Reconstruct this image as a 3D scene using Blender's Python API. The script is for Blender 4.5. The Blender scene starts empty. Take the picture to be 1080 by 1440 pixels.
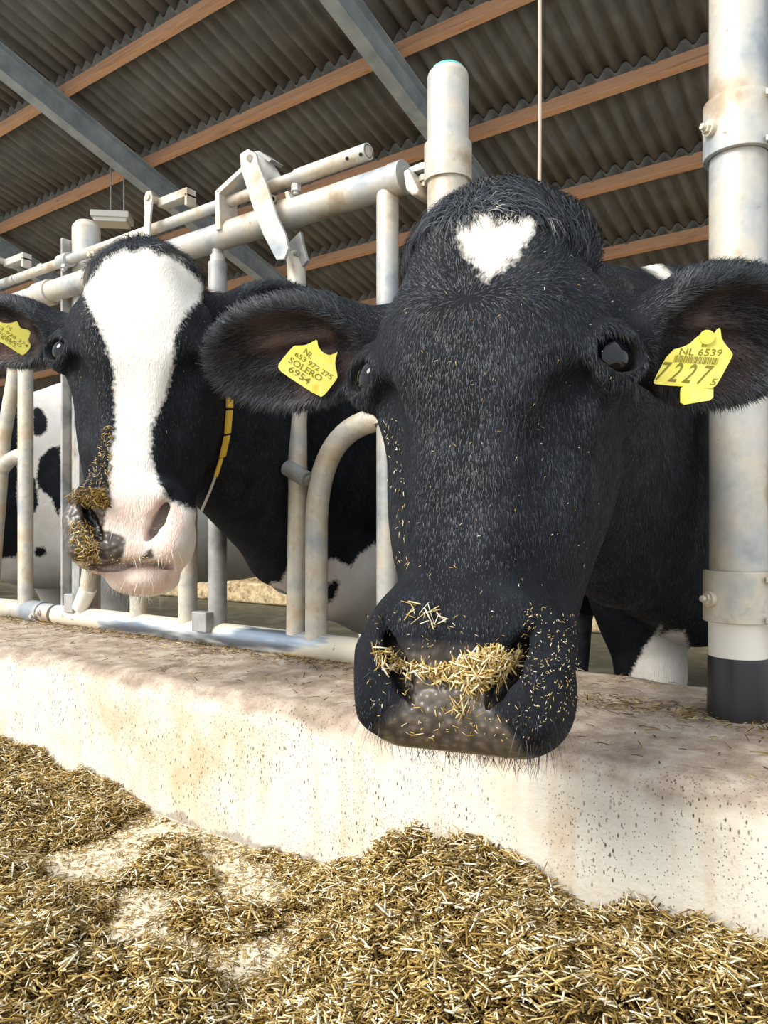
import bpy, bmesh, math, random
import numpy as np
from mathutils import Vector, Matrix
from mathutils.bvhtree import BVHTree

# ------------------------------------------------------------------ camera, light, exposure
S = bpy.context.scene
COL = S.collection
F = 1085.0; HX = 540.0; HY = 737.0; CAMZ = 0.50
TH = math.radians(36.4)
FW = np.array([-math.sin(TH), math.cos(TH), 0.0])
RT = np.array([math.cos(TH), math.sin(TH), 0.0])
UP = np.array([0.0, 0.0, 1.0])
CAM = np.array([0.0, 0.0, CAMZ])
cd = bpy.data.cameras.new('camera'); cam = bpy.data.objects.new('camera', cd); COL.objects.link(cam)
cd.sensor_fit = 'VERTICAL'; cd.sensor_height = 36.0; cd.lens = F / 1440 * 36.0
cd.shift_y = (HY - 720.0) / 1440.0
cd.clip_start = 0.02; cd.clip_end = 200
cam.location = CAM; cam.rotation_euler = (math.pi / 2, 0, TH)
S.camera = cam

world = bpy.data.worlds.new('world'); S.world = world; world.use_nodes = True
wn = world.node_tree; wn.nodes.clear()
wo = wn.nodes.new('ShaderNodeOutputWorld'); wb = wn.nodes.new('ShaderNodeBackground')
wb.inputs[0].default_value = (0.86, 0.93, 1.0, 1); wb.inputs[1].default_value = 1.15
wn.links.new(wb.outputs[0], wo.inputs[0])
sd = bpy.data.lights.new('sun', 'SUN'); sun = bpy.data.objects.new('sun', sd); COL.objects.link(sun)
sd.energy = 3.15; sd.angle = math.radians(28); sd.color = (1.0, 0.95, 0.86)
SUN_TO = Vector((0.24, 0.76, -0.60)).normalized()      # direction the light travels
sun.rotation_euler = SUN_TO.to_track_quat('-Z', 'Y').to_euler()
S.view_settings.view_transform = 'Standard'; S.view_settings.look = 'None'
S.view_settings.gamma = 1.0; S.view_settings.use_curve_mapping = False
S.view_settings.exposure = 0.43

rng = np.random.default_rng(7)
random.seed(7)

# ------------------------------------------------------------------ projection helpers
def ray(px, py):
    return FW * F + RT * (px - HX) + UP * (HY - py)
def at(px, py, Y):                     # point of the vertical plane y = Y seen at a pixel
    r = ray(px, py); return CAM + r * (Y / r[1])
def atd(px, py, d):
    return CAM + ray(px, py) * (d / F)
def onz(px, py, z):
    r = ray(px, py); return CAM + r * ((z - CAMZ) / r[2])
def proj(P):
    Q = np.asarray(P) - CAM; d = Q @ FW; d = np.where(np.abs(d) < 1e-4, 1e-4, d)
    return HX + F * (Q @ RT) / d, HY - F * Q[..., 2] / d, d
def unit(v):
    v = np.asarray(v, float); return v / (np.linalg.norm(v, axis=-1, keepdims=True) + 1e-12)

# ------------------------------------------------------------------ objects
def props(o, label=None, cat=None, group=None, kind=None):
    if label: o['label'] = label
    if cat: o['category'] = cat
    if group: o['group'] = group
    if kind: o['kind'] = kind
    return o
def empty(name, loc, label, cat, group=None):
    o = bpy.data.objects.new(name, None); COL.objects.link(o); o.location = Vector(loc); o.empty_display_size = .1
    return props(o, label, cat, group)
def link(name, me, mat, parent=None, smooth=True):
    o = bpy.data.objects.new(name, me); COL.objects.link(o)
    if mat:
        me.materials.append(mat)
    if smooth and len(me.polygons):
        me.polygons.foreach_set('use_smooth', np.ones(len(me.polygons), bool))
    if parent:
        o.parent = parent
        o.matrix_parent_inverse = Matrix.Translation(-parent.location) if parent.type == 'EMPTY' else Matrix()
    return o
def np_mesh(name, V, faces_list):
    """faces_list: list of (n,k) int arrays"""
    me = bpy.data.meshes.new(name)
    V = np.ascontiguousarray(V, np.float32)
    me.vertices.add(len(V)); me.vertices.foreach_set('co', V.ravel())
    loops = np.concatenate([f.ravel() for f in faces_list]).astype(np.int32)
    tot = np.concatenate([np.full(len(f), f.shape[1]) for f in faces_list]).astype(np.int32)
    st = np.concatenate([[0], np.cumsum(tot)[:-1]]).astype(np.int32)
    me.loops.add(len(loops)); me.loops.foreach_set('vertex_index', loops)
    me.polygons.add(len(tot)); me.polygons.foreach_set('loop_start', st); me.polygons.foreach_set('loop_total', tot)
    me.update(calc_edges=True); me.validate()
    return me
def attr(me, name, vals):
    a = me.attributes.new(name, 'FLOAT', 'POINT'); a.data.foreach_set('value', np.ascontiguousarray(vals, np.float32))

class MB:                                # mesh builder for hard parts
    def __init__(s): s.V = []; s.F = []
    def add(s, V, Fs):
        b = len(s.V); s.V += [tuple(map(float, v)) for v in V]; s.F += [tuple(b + i for i in f) for f in Fs]; return s
    def tube(s, pts, r, n=20, cap=True, inner=None):
        pts = [np.array(p, float) for p in pts]; m = len(pts)
        rs = r if isinstance(r, (list, tuple)) else [r] * m
        t0 = unit(pts[1] - pts[0]); ref = np.array([0, 0, 1.]) if abs(t0[2]) < .9 else np.array([1., 0, 0])
        nrm = unit(np.cross(t0, ref)); V = []; Fs = []
        for i in range(m):
            t = unit(pts[min(i + 1, m - 1)] - pts[max(i - 1, 0)])
            nrm = unit(nrm - t * (nrm @ t)); bi = np.cross(t, nrm)
            for k in range(n):
                a = 2 * math.pi * k / n
                V.append(pts[i] + rs[i] * (math.cos(a) * nrm + math.sin(a) * bi))
        for i in range(m - 1):
            for k in range(n):
                a, b = i * n + k, i * n + (k + 1) % n
                Fs.append((a, b, b + n, a + n))
        if cap:
            if inner:                     # open pipe end with wall thickness
                for (e, sgn) in ((0, 1), (m - 1, -1)):
                    t = unit(pts[min(e + 1, m - 1)] - pts[max(e - 1, 0)]) * sgn
                    b = len(V)
                    ctr = pts[e]
                    for k in range(n): V.append(ctr + (V[e * n + k] - ctr) * inner)
                    for k in range(n): V.append(ctr + (V[e * n + k] - ctr) * inner + t * rs[e] * 4)
                    for k in range(n):
                        k2 = (k + 1) % n
                        Fs.append((e * n + k, e * n + k2, b + k2, b + k)); Fs.append((b + k, b + k2, b + n + k2, b + n + k))
                    Fs.append(tuple(b + n + k for k in range(n)))
            else:
                Fs.append(tuple(reversed(range(n)))); Fs.append(tuple(range((m - 1) * n, m * n)))
        return s.add(V, Fs)
    def dome(s, c, r, h, n=24, rings=5):
        V = []; Fs = []
        for i in range(rings):
            a = math.pi / 2 * i / rings
            for k in range(n):
                p = 2 * math.pi * k / n
                V.append((c[0] + r * math.cos(a) * math.cos(p), c[1] + r * math.cos(a) * math.sin(p), c[2] + h * math.sin(a)))
        V.append((c[0], c[1], c[2] + h))
        for i in range(rings - 1):
            for k in range(n):
                a, b = i * n + k, i * n + (k + 1) % n; Fs.append((a, b, b + n, a + n))
        for k in range(n): Fs.append(((rings - 1) * n + k, (rings - 1) * n + (k + 1) % n, rings * n))
        return s.add(V, Fs)
    def box(s, c, h, ax=None):
        ax = np.eye(3) if ax is None else np.array(ax, float)
        V = [np.array(c) + ax.T @ (np.array(h) * np.array([x, y, z])) for x in (-1, 1) for y in (-1, 1) for z in (-1, 1)]
        return s.add(V, [(0, 1, 3, 2), (4, 6, 7, 5), (0, 4, 5, 1), (2, 3, 7, 6), (0, 2, 6, 4), (1, 5, 7, 3)])
    def prism(s, poly, dirv):             # polygon (3D points) extruded by a vector
        n = len(poly); d = np.array(dirv, float); P = [np.array(p, float) for p in poly]
        return s.add(P + [p + d for p in P], [tuple(range(n)), tuple(reversed(range(n, 2 * n)))] +
                     [(i, i + n, (i + 1) % n + n, (i + 1) % n) for i in range(n)])
    def build(s, name, mat, parent=None, bevel=0, smooth=True, seg=2):
        me = bpy.data.meshes.new(name); me.from_pydata(s.V, [], s.F); me.update()
        bm = bmesh.new(); bm.from_mesh(me); bmesh.ops.recalc_face_normals(bm, faces=bm.faces); bm.to_mesh(me); bm.free()
        o = link(name, me, mat, parent, smooth)
        if bevel:
            m = o.modifiers.new('bevel', 'BEVEL'); m.width = bevel; m.segments = seg; m.limit_method = 'ANGLE'; m.angle_limit = math.radians(50)
            m.harden_normals = True
        elif smooth:
            try: me.set_sharp_from_angle(angle=math.radians(40))
            except Exception: pass
        return o

# ------------------------------------------------------------------ materials
class NT:
    def __init__(s, name):
        s.m = bpy.data.materials.new(name); s.m.use_nodes = True; s.t = s.m.node_tree; s.t.nodes.clear()
        s.out = s.n('ShaderNodeOutputMaterial'); s.b = s.n('ShaderNodeBsdfPrincipled'); s.l(s.b.outputs[0], s.out.inputs[0])
    def n(s, k, **kw):
        x = s.t.nodes.new(k)
        for a, b in kw.items(): setattr(x, a, b)
        return x
    def l(s, a, b): s.t.links.new(a, b); return s
    def val(s, x, inp):
        if hasattr(x, 'is_output') or hasattr(x, 'links'): s.l(x, inp)
        else: inp.default_value = x
    def co(s, scale=(1, 1, 1)):
        g = s.n('ShaderNodeNewGeometry'); m = s.n('ShaderNodeMapping'); m.inputs['Scale'].default_value = scale
        s.l(g.outputs['Position'], m.inputs[0]); return m.outputs[0]
    def noise(s, vec, scale, det=4, rough=.55, dist=0):
        x = s.n('ShaderNodeTexNoise'); x.inputs['Scale'].default_value = scale; x.inputs['Detail'].default_value = det
        x.inputs['Roughness'].default_value = rough; x.inputs['Distortion'].default_value = dist; s.l(vec, x.inputs['Vector']); return x.outputs['Fac']
    def vor(s, vec, scale, out='Distance', feat='F1', rnd=1):
        x = s.n('ShaderNodeTexVoronoi'); x.feature = feat; x.inputs['Scale'].default_value = scale; x.inputs['Randomness'].default_value = rnd
        s.l(vec, x.inputs['Vector']); return x.outputs[out]
    def ramp(s, f, stops):
        x = s.n('ShaderNodeValToRGB'); e = x.color_ramp.elements
        while len(e) > 1: e.remove(e[-1])
        for i, (p, c) in enumerate(stops):
            q = e[0] if i == 0 else e.new(p)
            q.position = p; q.color = (c, c, c, 1) if isinstance(c, (int, float)) else (*c, 1)
        s.val(f, x.inputs[0]); return x.outputs[0]
    def mix(s, f, a, b, mode='MIX'):
        x = s.n('ShaderNodeMix'); x.data_type = 'RGBA'; x.blend_type = mode
        s.val(f, x.inputs[0])
        for v, i in ((a, 6), (b, 7)):
            if isinstance(v, tuple): x.inputs[i].default_value = (*v, 1)
            else: s.l(v, x.inputs[i])
        return x.outputs[2]
    def math(s, op, a, b=0.0):
        x = s.n('ShaderNodeMath'); x.operation = op; s.val(a, x.inputs[0]); s.val(b, x.inputs[1]); return x.outputs[0]
    def attr(s, name):
        x = s.n('ShaderNodeAttribute'); x.attribute_name = name; return x.outputs['Fac']
    def bump(s, h, st, dist):
        x = s.n('ShaderNodeBump'); x.inputs['Strength'].default_value = st; x.inputs['Distance'].default_value = dist
        s.l(h, x.inputs['Height']); s.l(x.outputs[0], s.b.inputs['Normal']); return x
    def set(s, color=None, rough=None, metal=None, spec=None):
        if color is not None:
            if isinstance(color, tuple): s.b.inputs['Base Color'].default_value = (*color, 1)
            else: s.l(color, s.b.inputs['Base Color'])
        for v, k in ((rough, 'Roughness'), (metal, 'Metallic'), (spec, 'Specular IOR Level')):
            if v is not None: s.val(v, s.b.inputs[k])
        return s
MAT = {}
def simple(name, color, rough=.5, metal=0., spec=None):
    m = NT(name); m.set(color, rough, metal, spec); MAT[name] = m.m; return m

def m_galv():
    m = NT('galvanised_steel'); c = m.co(); n1 = m.noise(c, 9, 5); n2 = m.noise(c, 55, 5, .6)
    v = m.ramp(m.vor(c, 90), [(0., .35), (1., .75)]); n3 = m.noise(c, 24, 5, .65)
    base = m.ramp(n1, [(.34, (.28, .31, .34)), (.45, (.46, .46, .44)), (.58, (.56, .50, .41)), (.68, (.38, .29, .20))])
    base = m.mix(.16, base, v, 'OVERLAY')
    pits = m.ramp(n2, [(.27, 0.0), (.33, 1.0)])
    base = m.mix(pits, (.28, .24, .19), base); base = m.mix(m.ramp(n3, [(.55, 0.), (.68, .55)]), base, (.40, .38, .35))
    m.set(base, m.ramp(n2, [(.3, .6), (.7, .42)]), .25); m.bump(n2, .25, .002); MAT['galv'] = m.m
def m_galv_worn():
    m = NT('worn_rail_steel'); c = m.co(); n1 = m.noise(m.co((1, 6, 6)), 3.1, 3); n2 = m.noise(c, 60, 5, .6)
    base = m.ramp(n1, [(.40, (.20, .24, .30)), (.47, (.42, .45, .48)), (.50, (.70, .64, .52)), (.7, (.72, .62, .48))])
    pits = m.ramp(n2, [(.3, 0.0), (.36, 1.0)])
    base = m.mix(pits, (.3, .22, .14), base)
    m.set(base, m.ramp(n1, [(.42, .3), (.52, .6)]), m.ramp(n1, [(.42, .7), (.5, .1)])); m.bump(n2, .3, .002); MAT['worn'] = m.m
def m_grey_steel():
    m = NT('weathered_grey_steel'); c = m.co(); n1 = m.noise(c, 20, 5)
    m.set(m.ramp(n1, [(.3, (.20, .20, .19)), (.55, (.38, .38, .37)), (.75, (.46, .43, .38))]), .55, .3); m.bump(n1, .15, .002); MAT['grey'] = m.m
def m_bright_steel():
    m = NT('dirty_bright_steel'); c = m.co(); n1 = m.noise(c, 14, 5); n2 = m.noise(c, 70, 4)
    b = m.ramp(n1, [(.3, (.38, .40, .42)), (.5, (.62, .57, .47)), (.7, (.52, .39, .25))])
    b = m.mix(m.ramp(n2, [(.55, 0.), (.75, .5)]), b, (.34, .25, .16))
    m.set(b, .5, .2); m.bump(n2, .3, .003); MAT['stained'] = m.m
m_galv(); m_galv_worn(); m_grey_steel(); m_bright_steel()

def m_coat(hair=False):
    m = NT('cow_hair' if hair else 'cow_coat'); c = m.co()
    w = m.attr('wht'); nz = m.noise(c, 140, 3); jit = m.math('MULTIPLY', m.math('SUBTRACT', nz, .5), .018)
    mask = m.ramp(m.math('ADD', m.math('MULTIPLY', m.math('ADD', w, jit), 120.), .5), [(0, 0.), (1, 1.)])
    nb = m.noise(c, 26, 4)
    blk = m.ramp(nb, [(.3, (.006, .0065, .0085)), (.6, (.013, .015, .0195)), (.8, (.024, .025, .028))])
    wh = m.ramp(nb, [(.3, (.80, .74, .66)), (.6, (.86, .82, .76))])
    dirt = m.attr('dirt')
    blk = m.mix(dirt, blk, (.13, .105, .08))
    col = m.mix(mask, blk, wh)
    col = m.mix(m.attr('ear'), col, (.17, .095, .075))
    if not hair:
        v = m.vor(c, 130, 'Distance', 'SMOOTH_F1'); pk = m.attr('pnk')
        leat = m.ramp(v, [(.12, (.15, .118, .092)), (.55, (.06, .05, .043))])
        pink = m.ramp(nb, [(.35, (.82, .60, .52)), (.65, (.88, .74, .66))])
        mott = m.noise(c, 38, 3, .6)
        col = m.mix(m.attr('lea'), col, leat)
        col = m.mix(m.ramp(m.math('ADD', m.math('MULTIPLY', m.math('ADD', pk, m.math('MULTIPLY', m.math('SUBTRACT', mott, .5), .02)), 120.), .5), [(0, 0.), (1, 1.)]), col, pink)
        col = m.mix(m.attr('hole'), col, (.010, .007, .006))
        m.set(col, m.ramp(m.attr('lea'), [(0., .75), (1., .30)]), 0, m.ramp(m.attr('lea'), [(0., .12), (1., .5)]))
        st = m.noise(m.co((1, 1, .22)), 520, 3)
        h = m.mix(m.attr('lea'), st, m.math('MULTIPLY', m.math('SUBTRACT', 1., v), 1.0)); m.bump(h, .6, .0045)
        MAT['coat'] = m.m
    else:
        r = m.attr('rnd'); col = m.mix(m.math('MULTIPLY', r, .8), col, m.mix(mask, (.085, .097, .118), (.95, .90, .83)))
        m.set(col, .5, 0, .35); MAT['hair'] = m.m
m_coat(); m_coat(True)
simple('eye', (.003, .003, .005), .05, 0, .4)
simple('rubber', (.012, .012, .014), .4)
simple('black_plastic', (.02, .02, .02), .35)

# ------------------------------------------------------------------ implicit surface modelling for the animals
class Vol:
    def __init__(s, ax): s.ax = [np.asarray(a, np.float32) for a in ax]; s.v = np.full([len(a) for a in ax], .25, np.float32)
    def region(s, lo, hi):
        sl = []
        for a, l, h in zip(s.ax, lo, hi):
            i = max(int(np.searchsorted(a, l)) - 1, 0); j = min(int(np.searchsorted(a, h)) + 1, len(a)); sl.append(slice(i, max(j, i)))
        return tuple(sl)
    def apply(s, fr, lo, hi, f, k, op):
        O, R = fr; cor = np.array([[x, y, z] for x in (lo[0], hi[0]) for y in (lo[1], hi[1]) for z in (lo[2], hi[2])]) @ R.T + O
        mg = k + .03
        sl = s.region(cor.min(0) - mg, cor.max(0) + mg)
        if any(q.stop - q.start < 1 for q in sl): return
        X = s.ax[0][sl[0]][:, None, None] - O[0]; Y = s.ax[1][sl[1]][None, :, None] - O[1]; Z = s.ax[2][sl[2]][None, None, :] - O[2]
        R = R.astype(np.float32)
        L = [R[0, i] * X + R[1, i] * Y + R[2, i] * Z for i in range(3)]
        d = f(L).astype(np.float32); a = s.v[sl]
        if op == 'u': h = np.maximum(k - np.abs(a - d), 0) / k; s.v[sl] = np.minimum(a, d) - h * h * k * .25
        else: d = -d; h = np.maximum(k - np.abs(a - d), 0) / k; s.v[sl] = np.maximum(a, d) + h * h * k * .25
    def ell(s, fr, c, r, k=.03, op='u', rot=None):
        c = np.array(c, float); r = np.array(r, float)
        M = np.eye(3) if rot is None else np.array(rot, float)     # columns: ellipsoid axes in the frame
        ext = np.sqrt(((M * r) ** 2).sum(1))
        s.apply(fr, c - ext, c + ext, lambda L: ell_d(L, c, r, M), k, op)
    def cone(s, fr, a, b, ra, rb, k=.03, op='u'):
        a = np.array(a, float); b = np.array(b, float); mr = max(ra, rb)
        def f(L):
            ba = b - a; q = [L[i] - a[i] for i in range(3)]
            h = np.clip((q[0] * ba[0] + q[1] * ba[1] + q[2] * ba[2]) / (ba @ ba), 0, 1)
            return np.sqrt((q[0] - h * ba[0]) ** 2 + (q[1] - h * ba[1]) ** 2 + (q[2] - h * ba[2]) ** 2) - (ra + (rb - ra) * h)
        s.apply(fr, np.minimum(a, b) - mr, np.maximum(a, b) + mr, f, k, op)
    def rbox(s, fr, c, h, r, k=.03, op='u', taper=0.):
        c = np.array(c, float); h = np.array(h, float)
        def f(L):
            q = [L[i] - c[i] for i in range(3)]
            sc = 1 + taper * q[2] / h[2]
            q = [np.abs(q[0]) / sc - h[0], np.abs(q[1]) - h[1], np.abs(q[2]) - h[2]]
            return np.sqrt(np.maximum(q[0], 0) ** 2 + np.maximum(q[1], 0) ** 2 + np.maximum(q[2], 0) ** 2) + np.minimum(np.maximum(q[0], np.maximum(q[1], q[2])), 0) - r
        s.apply(fr, c - h - r, c + h + r, f, k, op)
    def torus(s, fr, c, n, R, r, k=.01, op='u'):
        c = np.array(c, float); n = unit(n)
        def f(L):
            q = [L[i] - c[i] for i in range(3)]; t = q[0] * n[0] + q[1] * n[1] + q[2] * n[2]
            rad = np.sqrt(np.maximum(q[0] ** 2 + q[1] ** 2 + q[2] ** 2 - t * t, 0)) - R
            return np.sqrt(rad ** 2 + t ** 2) - r
        s.apply(fr, c - R - r, c + R + r, f, k, op)
    def nets(s):
        v = s.v; n = v.shape; sg = v < 0
        cnt = np.zeros([q - 1 for q in n], np.uint8)
        for i in (0, 1):
            for j in (0, 1):
                for k in (0, 1): cnt += sg[i:n[0] - 1 + i, j:n[1] - 1 + j, k:n[2] - 1 + k]
        I, J, K = np.nonzero((cnt > 0) & (cnt < 8)); N = len(I)
        idx = np.full(cnt.shape, -1, np.int32); idx[I, J, K] = np.arange(N)
        C = [(i, j, k) for i in (0, 1) for j in (0, 1) for k in (0, 1)]
        val = np.stack([v[I + a, J + b, K + c] for a, b, c in C], 1)
        pos = np.stack([np.stack([s.ax[0][I + a], s.ax[1][J + b], s.ax[2][K + c]], 1) for a, b, c in C], 1)
        acc = np.zeros((N, 3)); w = np.zeros(N)
        for p in range(8):
            for q in range(p + 1, 8):
                if sum(abs(x - y) for x, y in zip(C[p], C[q])) != 1: continue
                A, B = val[:, p], val[:, q]; m = (A < 0) != (B < 0); t = np.where(m, A / np.where(m, A - B, 1), 0)
                acc += np.where(m[:, None], pos[:, p] + (pos[:, q] - pos[:, p]) * t[:, None], 0); w += m
        V = acc / w[:, None]; Q = []
        for ax in range(3):
            o = [(ax + 1) % 3, (ax + 2) % 3]
            sa = [slice(None)] * 3; sb = [slice(None)] * 3; sa[ax] = slice(0, n[ax] - 1); sb[ax] = slice(1, n[ax])
            A, B = sg[tuple(sa)], sg[tuple(sb)]; g = np.stack(np.nonzero(A != B), 1)
            ok = np.ones(len(g), bool)
            for q in o: ok &= (g[:, q] > 0) & (g[:, q] < n[q] - 1)
            g = g[ok]; fl = A[g[:, 0], g[:, 1], g[:, 2]]
            def cell(d1, d2):
                h = g.copy(); h[:, o[0]] += d1; h[:, o[1]] += d2; return idx[h[:, 0], h[:, 1], h[:, 2]]
            quad = np.stack([cell(-1, -1), cell(0, -1), cell(0, 0), cell(-1, 0)], 1)
            quad = np.where(fl[:, None], quad, quad[:, ::-1]); Q.append(quad)
        Q = np.concatenate(Q); Q = Q[(Q >= 0).all(1)]
        e = np.concatenate([Q[:, [0, 1]], Q[:, [1, 2]], Q[:, [2, 3]], Q[:, [3, 0]]]); e = np.concatenate([e, e[:, ::-1]])
        deg = np.bincount(e[:, 0], minlength=N)[:, None] + 1e-9
        for lam in (.5, -.45, .5, -.45):
            av = np.stack([np.bincount(e[:, 0], V[e[:, 1], i], minlength=N) for i in range(3)], 1) / deg
            V = V + lam * (av - V)
        return V, Q
def ell_d(L, c, r, M):
    q = [L[i] - c[i] for i in range(3)]
    p = [(M[0, i] * q[0] + M[1, i] * q[1] + M[2, i] * q[2]) for i in range(3)]
    k0 = np.sqrt(sum((p[i] / r[i]) ** 2 for i in range(3))); k1 = np.sqrt(sum((p[i] / r[i] ** 2) ** 2 for i in range(3))) + 1e-6
    return k0 * (k0 - 1) / k1
def axis(lo, hi, flo, fhi, fine, coarse):
    a = list(np.arange(lo, flo, coarse)) + list(np.arange(flo, fhi, fine)) + list(np.arange(fhi, hi, coarse)); return np.array(a)
def poly_sd(px, py, poly):               # signed distance in pixels, positive inside
    P = np.array(poly, float); ins = np.zeros(px.shape, bool); dm = np.full(px.shape, 1e9)
    for i in range(len(P)):
        a, b = P[i], P[(i + 1) % len(P)]; e = b - a
        t = np.clip(((px - a[0]) * e[0] + (py - a[1]) * e[1]) / (e @ e + 1e-9), 0, 1)
        dm = np.minimum(dm, np.hypot(px - a[0] - t * e[0], py - a[1] - t * e[1]))
        c = ((a[1] > py) != (b[1] > py)) & (px < (b[0] - a[0]) * (py - a[1]) / (b[1] - a[1] + 1e-12) + a[0]); ins ^= c
    return np.where(ins, dm, -dm)
def vnoise(P, s, seed=0):
    P = np.asarray(P, float) * s + seed * 17.3; out = 0
    for i, (fx, am) in enumerate(((1, 1.), (2.1, .5), (4.3, .25))):
        q = P * fx
        out = out + am * (np.sin(q[..., 0] * 1.7 + 1.3 * np.sin(q[..., 1] * 1.1 + i)) * np.cos(q[..., 1] * 1.9 + 1.1 * np.sin(q[..., 2 % q.shape[-1]] * 1.3 + 2 * i)))
    return out / 1.75
HAIR1 = 180000; HAYN = 640000
# ------------------------------------------------------------------ cows
BASE = np.stack([RT, -FW, UP], 1)
PEN = -0.25
def head_shape(V, fr, open_mouth=False, pw=.84):
    E = V.ell; C = V.cone; Bx = V.rbox
    E(fr, (0, -.095, .060), (.098, .09, .12), .03)
    E(fr, (0, -.088, .122), (.099 * pw, .072, .081), .03)
    Bx(fr, (0, -.052, .038), (.046, .008, .070), .042, .04, taper=-.25)
    for s in (-1, 1):
        E(fr, (s * .072 * pw, -.088, .130), (.034, .042, .034), .03)
        E(fr, (s * .086, -.072, .032), (.035, .032, .046), .03)
        V.ell(fr, (s * .101, -.090, -.010), (.033, .034, .036), .025)
        E(fr, (s * .058, -.10, -.10), (.046, .062, .15), .04)
        E(fr, (s * .072, -.165, -.05), (.045, .08, .12), .04)
        C(fr, (s * .060, -.195, -.09), (s * .045, -.125, -.27), .045, .036, .04)
    C(fr, (0, -.17, -.02), (0, -.115, -.27), .085, .060, .03)
    Bx(fr, (0, -.047, -.13), (.024, .008, .14), .036, .05, taper=.15)
    # muzzle
    Bx(fr, (0, -.066, -.312), (.050, .018, .028), .041, .035)
    E(fr, (0, -.04, -.275), (.075, .036, .035), .03)
    for s in (-1, 1):
        E(fr, (s * .057, -.058, -.325), (.039, .044, .042), .02)
        # hollow in front of the eye and tear groove
        V.cone(fr, (s * .094, -.024, -.055), (s * .090, -.012, -.14), .018, .022, .035, 's')
        V.cone(fr, (s * .098, -.046, -.035), (s * .088, -.018, -.085), .003, .005, .022, 's')
    if not open_mouth:
        E(fr, (0, -.125, -.330), (.056, .045, .032), .02)
    else:
        E(fr, (.012, -.100, -.388), (.056, .048, .028), .02)
        V.ell(fr, (.006, -.045, -.373), (.078, .045, .0065), .006, 's')
        E(fr, (.020, -.066, -.392), (.036, .032, .022), .005)     # tongue / lower lip
    for s in (-1, 1):
        # comma-shaped nostril with a raised wing
        V.cone(fr, (s * .081, -.030, -.300), (s * .068, -.016, -.350), .015, .016, .02)
        V.cone(fr, (s * .036, -.018, -.290), (s * .050, -.014, -.262), .011, .010, .02)
        pts = [(.066, .004, -.272), (.058, .010, -.290), (.050, .013, -.308), (.041, .014, -.326), (.033, .016, -.342)]
        rad = [.004, .0075, .0105, .008, .004]
        for (a, b, ra, rb) in zip(pts[:-1], pts[1:], rad[:-1], rad[1:]):
            for dz in (0, -.015, -.03):
                V.cone(fr, (s * a[0], a[1] + dz, a[2]), (s * b[0], b[1] + dz, b[2]), ra, rb, .006, 's')
def eyes_shape(V, fr):
    out = []
    for s in (-1, 1):
        n = unit((s * .62, .78, .0)); c = np.array((s * .1165, -.064, -.014))
        up_ = unit(np.array([0, 0, 1.]) - n * n[2]); sd_ = np.cross(up_, n); M = np.stack([sd_, up_, n], 1)
        def lid(sign, open_, rr, r0, k):
            P = []
            for f in np.linspace(-1.15, 1.15, 11):
                th, ph = math.radians(open_ * (1 - min(f * f, 1.0))) * sign, math.radians(58) * f
                P.append(c + r0 * (n * math.cos(th) * math.cos(ph) + sd_ * math.sin(ph) * math.cos(th) + up_ * math.sin(th)))
            for a, b in zip(P[:-1], P[1:]): V.cone(fr, a, b, rr, rr, k)
        V.ell(fr, c - n * .002, (.030, .026, .022), .012, 'u', M)
        lid(1, 50, .0034, .0238, .005); lid(-1, 46, .0026, .0236, .005)
        lid(1, 78, .0055, .0300, .010); lid(-1, 80, .0040, .0285, .012)
        V.ell(fr, c + n * .020, (.0250, .0175, .030), .003, 's', M); V.cone(fr, c, c + n * .001, .0225, .0225, .001, 's')
        out.append((c, n))
    return out
def ear_shape(V, base, tip, H, face, k=.02):
    base = np.array(base); tip = np.array(tip); L = np.linalg.norm(tip - base); e1 = unit(tip - base)
    e2 = unit(face - e1 * (face @ e1)); e3 = np.cross(e1, e2)
    if e3[2] < 0: e3 = -e3
    R = np.stack([e1, e2, e3], 1); fr = (base, R)
    V.cone(fr, (-.05, -.01, -.005), (.05, -.012, 0), .040, .034, .03)
    V.ell(fr, (L * .50, -.004, .0), (L * .50, .034, H / 2), .02)
    V.ell(fr, (L * .36, -.004, -.005), (L * .34, .032, H / 2 * .80), .03)
    cut = ((L * .53, .030, -.004), (L * .43, .040, H / 2 * .84))
    V.ell(fr, *cut, .012, 's')
    V.cone(fr, (L * .25, .0, -.012), (L * .72, -.012, -.022), .006, .004, .012)
    V.cone(fr, (L * .25, .0, .012), (L * .70, -.012, .012), .005, .003, .012)
    return fr, L, H, cut
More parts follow.
